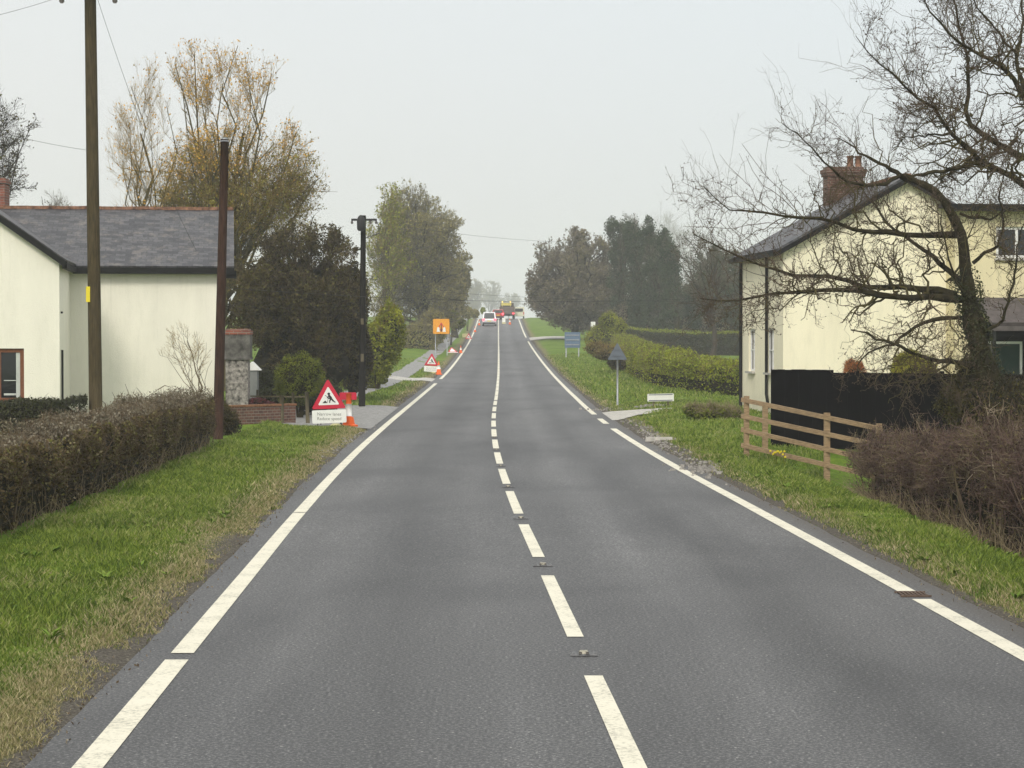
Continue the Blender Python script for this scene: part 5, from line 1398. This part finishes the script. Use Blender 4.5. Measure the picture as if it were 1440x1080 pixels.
def fallen_sign():
    Y = 176; c = at(637, 490, Y); g = G(c[0], Y)
    root = thing('fallen_sign', 'collapsed red and white works sign lying on the left verge', 'road sign', (c[0], Y, g))
    u = np.array([.95, .3, .0]); u /= np.linalg.norm(u); w = np.array([-.2, .75, .55]); w /= np.linalg.norm(w)
    nb = NB(); nb.prism(tri_poly(.85), u, w, .02, [c[0], Y, g + .06]); a = nb.build('triangle', M['red'], root)
    nb = NB(); nb.prism(inset_tri(.85, .62, 0), u, w, .008, np.array([c[0], Y, g + .06]) + np.cross(u, w)*.016); nb.build('face', M['signwhite'], a)
    nb = NB(); nb.beam([c[0] - .45, Y - .1, g + .06], [c[0] + .40, Y - .05, g + .05], .2, .05); nb.build('plate', M['signwhite'], root)
fallen_sign()
nb = NB(); c = at(655, 462, 236); g = G(c[0], 236)
nb.prism(rrect(.75, .42, .05), (1,0,0), (0,0,1), .02, [c[0], 236, g + .25]); nb.box([c[0], 236.05, g + .1], (.5, .3, .06))
tag(nb.build('works_plate', M['sandbag'], loc=(c[0], 236, g)), 'pale yellowish works plate leaning below the farthest roadworks triangle', 'sign plate')

def back_signs():
    Y = 72; c = at(868.5, 500, Y); g = G(c[0], Y)
    root = thing('triangle_sign', 'grey back of a triangular road sign on a thin post, right verge', 'road sign', (c[0], Y, g))
    b = at(868, 506, Y); nb = NB(); nb.prism(tri_poly(.66), (1,0,0), (0,0,1), .02, b); t = nb.build('plate', M['signback'], root)
    nb = NB(); 
    for z in (.14, .34): nb.box(b + [0, -.022, z], (.42 - z*.5, .02, .035))
    nb.build('bracket', M['signback'], t)
    nb = NB(); nb.tube([[c[0], Y + .05, g - .1], [c[0], Y + .05, b[2] + .52]], .034, 10); nb.build('post', M['metal'], root)
    Y = 158; c = at(805, 478, Y); g = G(c[0], Y); s = Y/F
    root = thing('direction_sign', 'blue-grey back of a rectangular sign on two posts, right verge', 'road sign', (c[0], Y, g))
    nb = NB(); nb.prism(rrect(22*s, 22*s, .05), (1,0,0), (0,0,1), .03, c); t = nb.build('panel', simple('blue_grey_sign_back', (.10,.15,.22), .6, .1), root)
    nb = NB()
    for z in (-.35, 0, .35): nb.box(c + [0, -.03, z], (1.0, .03, .06))
    nb.build('bracket', M['metal'], t)
    for sx in (-.46, .46):
        nb = NB(); nb.tube([[c[0] + sx, Y + .06, g - .1], [c[0] + sx, Y + .06, c[2] + .56]], .045, 10); nb.build('post', M['metal'], root)
    Y = 69; c = at(929, 559, Y); g = G(c[0], Y)
    root = thing('nameplate_sign', 'low white nameplate on two short legs in the right verge', 'sign', (c[0], Y, g))
    nb = NB(); nb.prism(rrect(.84, .24, .02), (1,0,.02), (0,0,1), .025, c); t = nb.build('plate', M['signwhite'], root)
    nb = NB(); nb.prism(rrect(.76, .025, .005), (1,0,.02), (0,0,1), .006, c + [0, -.017, .09]); nb.prism(rrect(.76, .025, .005), (1,0,.02), (0,0,1), .006, c + [0, -.017, -.09]); nb.build('border', M['signback'], t)
    for sx in (-.22, .24):
        nb = NB(); nb.box([c[0] + sx, Y + .04, (c[2] + g)/2 - .02], (.06, .05, c[2] - g + .2)); nb.build('leg', M['timber_grey'], root)
    Y = 200; c = at(834, 457, Y); g = G(c[0], Y)
    root = thing('marker_post', 'slim white marker with square head beside the lime bush', 'post', (c[0], Y, g))
    nb = NB(); nb.box([c[0], Y, (g + c[2])/2], (.08, .08, c[2] - g)); nb.build('post', M['signwhite'], root)
    nb = NB(); nb.prism(rrect(.42, .6, .06), (1,0,0), (0,0,1), .04, c); nb.build('head', M['signwhite'], root)
    Y = 300; c = at(765, 446, Y); g = c[2] - .35
    root = thing('parked_van', 'small white van mostly hidden beyond the crest, right of the road', 'van', (c[0], Y + 34, G(c[0], Y + 34)))
back_signs()

# ------------------------------------------------------------------ vehicles
def car(name, label, cat, x, Y, z, W, L, H, paint, lit, group=None, estate=1.0):
    root = thing(name, label, cat, (x, Y, z), group)
    # side profile (y forward, z up), rear at Y
    prof = [(0.0, .42), (.02, .78), (.10, .95), (.38, H*.97), (.75, H), (2.0, H*.99), (2.75, 1.02), (3.75, .86), (L-.1, .68), (L, .40), (L-.1, .26), (.1, .26)]
    prof = [(a*L/4.2 if a > .8 else a, b) for a, b in prof]
    def section(k):
        return k
    nb = NB(); ns = len(prof)
    ring = []
    for s, inset in ((-1, 0), (-.86, 0), (.86, 0), (1, 0)):
        P = []
        for a, b in prof:
            tum = .16 if b > 1.0 else 0
            ww = (W/2 - tum*W/1.8*.9) * (1 if abs(s) == 1 else .93)
            aa = a if abs(s) != 1 else a + (.05 if a < L/2 else -.05)
            bb = b if abs(s) != 1 else b + (.02 if b > .3 else -.02)
            P.append((x + np.sign(s)*ww, Y + aa, z + bb))
        ring.append(P)
    V = np.array(ring).reshape(-1, 3); Fa = []
    for r in range(3):
        for i in range(ns):
            j = (i+1) % ns; Fa.append([r*ns+i, r*ns+j, (r+1)*ns+j, (r+1)*ns+i])
    Fa.append(list(range(ns))[::-1]); Fa.append([3*ns+i for i in range(ns)])
    nb.add(V, Fa); body = nb.build('body', M[paint], root)
    nb = NB(); a0 = np.array([x, Y + .22, z + (.98 + H*.96)/2]); w2 = W/2*.74
    slab(nb, [(x - w2*1.06, Y + .075, z + 1.0), (x + w2*1.06, Y + .075, z + 1.0), (x + w2*.94, Y + .345, z + H*.93), (x - w2*.94, Y + .345, z + H*.93)], .03)
    nb.build('rear_window', M['glass'], body)
    nb = NB()
    for s in (-1, 1):
        nb = NB(); nb.box([x + s*(W/2*.87), Y + 1.55*L/4.2, z + (1.02 + H*.93)/2], (.10, 2.0, (H*.9 - 1.04))); nb.build('side_window', M['glass'], body)
    for s in (-1, 1):
        nb = NB(); nb.prism(rrect(.28, .26, .06), (1,0,0), (0,0,1), .06, [x + s*(W/2 - .17), Y + .0, z + .84]); nb.build('tail_light', M['brake'] if lit else M['red'], root)
    nb = NB(); nb.box([x, Y + .02, z + .38], (W*.93, .14, .22)); nb.build('bumper', M['dark_metal'], root)
    nb = NB(); nb.box([x, Y - .015, z + .66], (.5, .012, .11)); nb.build('number_plate', M['yellow'], root)
    for s in (-1, 1):
        for a in (.72, L - .85):
            nb = NB(); nb.tube([[x + s*(W/2 - .22), Y + a, z + .31], [x + s*(W/2 + .005), Y + a, z + .31]], .31, 18); w = nb.build('wheel', M['tyre'], root)
            nb = NB(); nb.tube([[x + s*(W/2), Y + a, z + .31], [x + s*(W/2 + .012), Y + a, z + .31]], .19, 14); nb.build('rim', M['metal'], w)
    return root
Yc = 288; cx_ = at(688, 455, Yc)[0]
car('silver_car', 'tall silver car with brake lights lit, climbing in the left lane', 'car', cx_, Yc, float(rzf(Yc)) + .005, 1.85, 4.1, 1.86, 'car_silver', True)
Yr = 322; car('red_car', 'red-lit car in the haze at the crest, between silver car and works lorry', 'car', at(700, 440, Yr)[0] + .05, Yr, float(rzf(Yr)) + .005, 1.75, 4.1, 1.5, 'car_red', True)
Yv = 338; c = at(763.5, 446, Yv)
v_ = bpy.data.objects.get('parked_van'); bpy.data.objects.remove(v_)
car('parked_van', 'small white car half hidden by the grass right of the crest', 'car', c[0] + .3, Yv, c[2] - 1.15, 1.7, 4.0, 1.45, 'car_white', False)

def lorry():
    Y = 326; s = Y/F; x = at(713, 440, Y)[0]; z = float(rzf(Y)) + .005
    root = thing('works_lorry', 'brown works lorry with yellow beacon board parked in the right lane at the crest', 'lorry', (x, Y, z))
    nb = NB(); nb.box([x, Y + 2.6, z + 1.35], (2.3, 5, 1.1)); nb.box([x, Y + .1, z + 1.3], (2.2, .1, .9)); nb.build('tipper_body', M['lorry'], root)
    nb = NB(); nb.box([x, Y + 6.1, z + 1.55], (2.2, 1.7, 2.0), taper=.92); cb = nb.build('cab', M['lorry'], root)
    nb = NB(); nb.box([x, Y + 5.24, z + 2.05], (1.7, .04, .6)); nb.build('rear_window', M['glass'], cb)
    nb = NB(); nb.box([x, Y + 3.6, z + .68], (.9, 6.4, .22)); nb.build('chassis', M['dark_metal'], root)
    nb = NB(); nb.box([x - .1, Y + .35, z + 2.25], (1.5, .10, .38)); nb.box([x - .7, Y + .4, z + 1.95], (.08, .08, .5)); nb.box([x + .5, Y + .4, z + 1.95], (.08, .08, .5)); bb = nb.build('warning_board', M['digger'], root)
    for dx in (-.7, .5):
        nb = NB(); nb.lathe([x + dx, Y + .35, z + 2.54], [(.10, 0), (.10, .12), (.05, .17)], 10); nb.build('beacon', M['beacon'], bb)
    for dx in (-.95, .95):
        nb = NB(); nb.box([x + dx, Y + .02, z + .86], (.3, .06, .16)); nb.build('tail_light', M['brake'], root)
        for dy in (1.2, 2.4, 6.1):
            nb = NB(); nb.tube([[x + dx - .16, Y + dy, z + .48], [x + dx + .16, Y + dy, z + .48]], .48, 16); nb.build('wheel', M['tyre'], root)
lorry()
Yd = 332; x = at(727, 440, Yd)[0] + .3; z = float(rzf(Yd)) + .005
root = thing('works_van', 'pale cream works van just right of the lorry at the crest', 'van', (x, Yd, z))
nb = NB(); nb.box([x, Yd + 1.6, z + 1.1], (1.7, 3.2, 1.4), taper=.93); nb.box([x, Yd + 3.7, z + .8], (1.6, 1.1, .8), taper=.85); b = nb.build('body', simple('cream_van_paint', (.62,.60,.45), .5, .08), root)
nb = NB(); nb.box([x, Yd - .02, z + 1.35], (1.2, .05, .45)); nb.build('rear_window', M['glass'], b)
for dx in (-.72, .72):
    nb = NB(); nb.box([x + dx, Yd - .01, z + .85], (.14, .05, .4)); nb.build('tail_light', M['red'], root)
    for dy in (.7, 3.6):
        nb = NB(); nb.tube([[x + dx - .1, Yd + dy, z + .32], [x + dx + .1, Yd + dy, z + .32]], .32, 14); nb.build('wheel', M['tyre'], root)
Yb = 298; x = at(708.5, 450, Yb)[0]; z = float(rzf(Yb))
root = thing('keep_right_board', 'small pale yellow works board standing beside the centre line at the crest', 'sign', (x, Yb, z))
nb = NB(); nb.prism(rrect(.45, .6, .05), (1,0,0), (0,0,1), .05, [x, Yb, z + .55]); nb.build('panel', M['signwhite'], root)
nb = NB(); nb.box([x, Yb, z + .13], (.5, .4, .24)); nb.build('base', M['sandbag'], root)

# ------------------------------------------------------------------ fences
def rail_fence():
    A = at(1043, 575, 42.2); B = at(1240, 610, 39.2)
    ztl = [at(1043, y, 42.2)[2] for y in (562, 585, 604, 626)]; ztr = [at(1240, y, 39.2)[2] for y in (603.5, 627, 650, 672)]
    root = thing('rail_fence', 'four-rail sawn timber fence sloping down into the bramble hedge', 'fence', (A[0], A[1], G(A[0], A[1])))
    for zl, zr in zip(ztl, ztr):
        nb = NB(); nb.beam([A[0], A[1], zl], [B[0], B[1], zr], .038, .085); nb.build('rail', M['timber'], root)
    d = B - A
    for t, w in ((.04, .10), (.63, .11), (.985, .1)):
        p = A + d*t; zt = ztl[0]*(1-t) + ztr[0]*t + .09; g = min(G(p[0], p[1]), ztl[3]*(1-t) + ztr[3]*t - .15) - .15
        nb = NB(); nb.box([p[0] + .0, p[1] + (.075 if t < .9 else .07), (zt + g)/2], (w, .10, zt - g)); nb.build('post', M['timber'], root)
rail_fence()
nb = NB(); c = at(1076, 560, 44); nb.box([c[0], 44, .42], (.11, .11, .95)); nb.box([c[0], 44, .91], (.13, .13, .03))
tag(nb.build('short_post', M['timber'], loc=(c[0], 44, 0)), 'short timber post standing just behind the rail fence', 'post')
def board_fence():
    A = at(1084, 560, 47.2); B = at(1520, 560, 45.5); A[2] = B[2] = 0
    root = thing('board_fence', 'long black-stained board fence in front of the cream house', 'fence', (A[0], A[1], G(A[0], A[1])))
    d = B - A; L = np.linalg.norm(d); u = d/L; n = np.cross(u, [0,0,1.]); ax = [u, n, [0,0,1.]]
    rg = np.random.default_rng(9); nb = NB(); s = 0
    while s < L:
        w = .156; z = (1.575 if s < 1.25 else 1.52) - .006*s + .004*rg.normal()
        nb.box(A + u*(s + w/2) + n*(.012*(int(s/.15) % 2)) + [0,0,(z - .5)/2], (w, .02, z + .5), axes=ax); s += .15
    nb.build('boards', M['black_board'], root)
    for k in range(5):
        nb = NB(); nb.box(A + u*(.05 + k*1.8) - n*.07 + [0,0,.55], (.1, .1, 2.0), axes=ax); nb.build('post', M['black_board'], root)
board_fence()

# ------------------------------------------------------------------ small things on and beside the road
def stud(Y, first):
    x = float(cline(Y)); z = float(rzf(Y)) + .004
    r = thing('road_stud', '', 'road stud', (x, Y, z), 'road studs between the centre dashes')
    nb = NB(); nb.box([x, Y, z + .006], (.20, .12, .010), taper=.85); nb.box([x - .075, Y, z + .013], (.028, .09, .012), taper=.7); nb.box([x + .075, Y, z + .013], (.028, .09, .012), taper=.7); nb.build('casting', M['stud'], r)
    nb = NB(); nb.box([x, Y, z + .018], (.075, .09, .022), taper=.7); nb.build('rubber', M['studw'], r)
    nb = NB()
    for s in (-1, 1): nb.lathe([x + s*.025, Y - .05, z + .013], [(.010, 0), (.012, .008), (.006, .015)], 8)
    nb.build('reflector', M['insul'], r)
    return r
st0 = None
SL = ['nearest road stud, in the gap between the first two centre dashes', 'second road stud from the camera on the centre line', 'third road stud from the camera, between short dashes',
      'fourth road stud along the centre line', 'fifth road stud along the centre line', 'sixth road stud, just before the line bends', 'seventh and farthest road stud on the centre line']
for i, Y in enumerate([15.42, 21.5, 27.2, 33.2, 39.0, 45.0, 50.9]):
    if st0 is None: st0 = o = stud(Y, True)
    else:
        o = copy_tree(st0); o.location = (float(cline(Y)), Y, float(rzf(Y)) + .004)
    o['label'] = SL[i]
def patch(name, label, cat, x, y, w, l, m, seed, dz=.012, kind='structure', k=14):
    rg = np.random.default_rng(seed); V = [(x, y, max(G(x, y), float(rzf(y)) + (0.004 if xl(y)-.34 < x < xr(y)+.36 else -9)) + dz)]
    for i in range(k):
        a = 2*PI*i/k; r = 1 + .25*rg.normal()
        X, Y_ = x + w/2*r*math.cos(a), y + l/2*r*math.sin(a)
        V.append((X, Y_, max(G(X, Y_), float(rzf(Y_)) + (0.002 if xl(Y_)-.34 < X < xr(Y_)+.36 else -9)) + dz*.4))
    nb = NB(); nb.add(np.array(V), [[0, i+1, (i+1) % k+1] for i in range(k)], 0, True)
    o = nb.build(name, m)
    return tag(o, kind='structure') if kind == 'structure' else tag(o, label, cat)
patch('road_patch', '', '', -1.2, 19.5, 1.9, 2.4, simple('dark_tar_patch', (.07,.07,.073), .7, .2, 30), 2, .0035) if False else None
def stones(name, label, x, y, sx, sy, n, size, seed, m, cat='rubble'):
    rg = np.random.default_rng(seed); nb = NB()
    for i in range(n):
        X, Y_ = x + rg.normal()*sx, y + rg.normal()*sy; s = size*rg.uniform(.4, 1.3)
        z = max(G(X, Y_), float(rzf(Y_)) if xl(Y_)-.3 < X < xr(Y_)+.3 else -9)
        nb.box([X, Y_, z + s*.2], (s, s*rg.uniform(.6, 1), s*.55), rz=rg.random()*3, taper=.7)
    return tag(nb.build(name, m, loc=(x, y, G(x, y))), label, cat, kind='stuff')
stones('rubble_heap', 'scattered grey rubble on the right verge below the rail fence', 3.38, 38.0, .22, 1.0, 120, .07, 4, M['rubble'])
stones('gravel', 'loose grey gravel along the broken right road edge', 3.30, 50, .14, 5.5, 260, .05, 5, M['rubble'])
stones('gravel', 'heap of grey gravel and earth behind the gateway apron', 4.2, 70.5, .8, .5, 240, .09, 6, M['rubble'])
stones('gravel', 'grit scattered on the left kerbless edge near the driveway', -3.75, 50, .12, 4.0, 140, .04, 7, M['rubble'])
c = at(905, 616, 48.3); c[0] = 3.32; nb = NB(); nb.box([c[0], 49, G(c[0], 49) + .03], (.62, .14, .10), taper=.95)
tag(nb.build('drain_headwall', M['concrete'], loc=(c[0], 49, G(c[0], 49))), 'short pale concrete drain headwall at the right road edge', 'headwall')
c = at(1302, 838, 19.0); nb = NB(); z = float(rzf(19)) + .006
for i in range(7): nb.box([3.42 + i*.035, 19.05, z + .004], (.016, .30, .012))
nb.box([3.525, 18.90, z + .004], (.27, .02, .014)); nb.box([3.525, 19.2, z + .004], (.27, .02, .014))
tag(nb.build('drain_grate', simple('rusty_iron', (.11,.075,.055), .8, .4, 20), loc=(3.5, 19, z)), 'rusty drain grate in the gap of the right edge line', 'drain')
rg = np.random.default_rng(88); nb = NB()
_y = 9*(60/9)**rg.random(1500); _sd = rg.random(1500) < .5; _d = np.abs(rg.normal(size=1500))*.28 - .12
_x = np.where(_sd, xl(_y) - EDGE_L - _d, xr(_y) + EDGE_R + _d); _z = np.maximum(gz(_x, _y), np.where(_d < 0, rzf(_y), -9)) + .012
leaves(nb, np.stack([_x, _y, _z], 1), .022, rg, 0, flat=-.9)
tag(nb.build('leaf_litter', leafmat('dead_leaf_litter', [(.05,.035,.022), (.11,.08,.05), (.20,.16,.11), (.32,.29,.22)], 3, .9)), 'dead leaves and bits blown along both crumbling road edges', 'leaf litter', kind='stuff')
nb = NB(); _n = 130
_y = 9.5*(58/9.5)**rg.random(_n); _sd = rg.random(_n) < .5; _d = rg.uniform(.25, 2.0, _n); _x = np.where(_sd, xl(_y) - EDGE_L - _d, xr(_y) + EDGE_R + _d*.8)
for _a, _b in zip(_x, _y):
    if _a < 0 and _b > 54: continue
    z0 = G(_a, _b) + .03; m_ = 9; sz = rg.uniform(.05, .11)
    for q in range(m_):
        t = rg.random()*2*PI; d = np.array([math.cos(t), math.sin(t), rg.uniform(.3, 1.1)]); e_ = np.array([-math.sin(t), math.cos(t), 0])*sz*.16; c0 = np.array([_a, _b, z0])
        nb.add([c0, c0 + d*sz*.5 + e_, c0 + d*sz*[1, 1, .7], c0 + d*sz*.5 - e_], [[0, 1, 2, 3]])
tag(nb.build('verge_weeds', leafmat('broad_weed_leaf', [(.07,.12,.015), (.12,.19,.025), (.20,.27,.05)], 2)), 'dandelion and dock leaves dotted through both grass verges', 'weeds', kind='stuff')
def daff(px, Y, seed, label):
    rg = np.random.default_rng(seed); c = at(px, 600, Y); root = thing('daffodils', label, 'flowers', (c[0], Y, G(c[0], Y)), 'daffodils by the rail fence')
    nb = NB(); fl = NB()
    for i in range(6):
        p = np.array([c[0] + rg.normal()*.05, Y + rg.normal()*.1, 0]); p[2] = G(p[0], p[1]); h = rg.uniform(.22, .34); t = p + [rg.normal()*.03, rg.normal()*.03, h]
        nb.tube([p, t], [.006, .004], 4)
        k = 6
        for j in range(k):
            a = 2*PI*j/k; d = np.array([math.cos(a), 0, math.sin(a)])*.024; e = np.array([-math.sin(a), 0, math.cos(a)])*.010
            fl.add([t, t + d*.6 + e, t + d + [0, .01, 0], t + d*.6 - e], [[0, 1, 2, 3]])
        fl.tube([t, t - [0, .035, 0]], [.007, .010], 8)
    nb.build('stem', M['leaf_round'], root); fl.build('flower', M['petal'], root)
daff(1090, 41.0, 1, 'left clump of daffodils under the rail fence'); daff(1099, 40.8, 2, 'right clump of daffodils under the rail fence')
bush('verge_weeds', 'coarse pale weeds on the right verge at the photo edge', 'plant', 18.6, [(1400, 835, 60, 18), (1450, 850, 50, 22)], 130, 2600, .03, 'leaf_round', ntw=500, twm='dead', stem=False, clear=True, shell=.9) if False else None
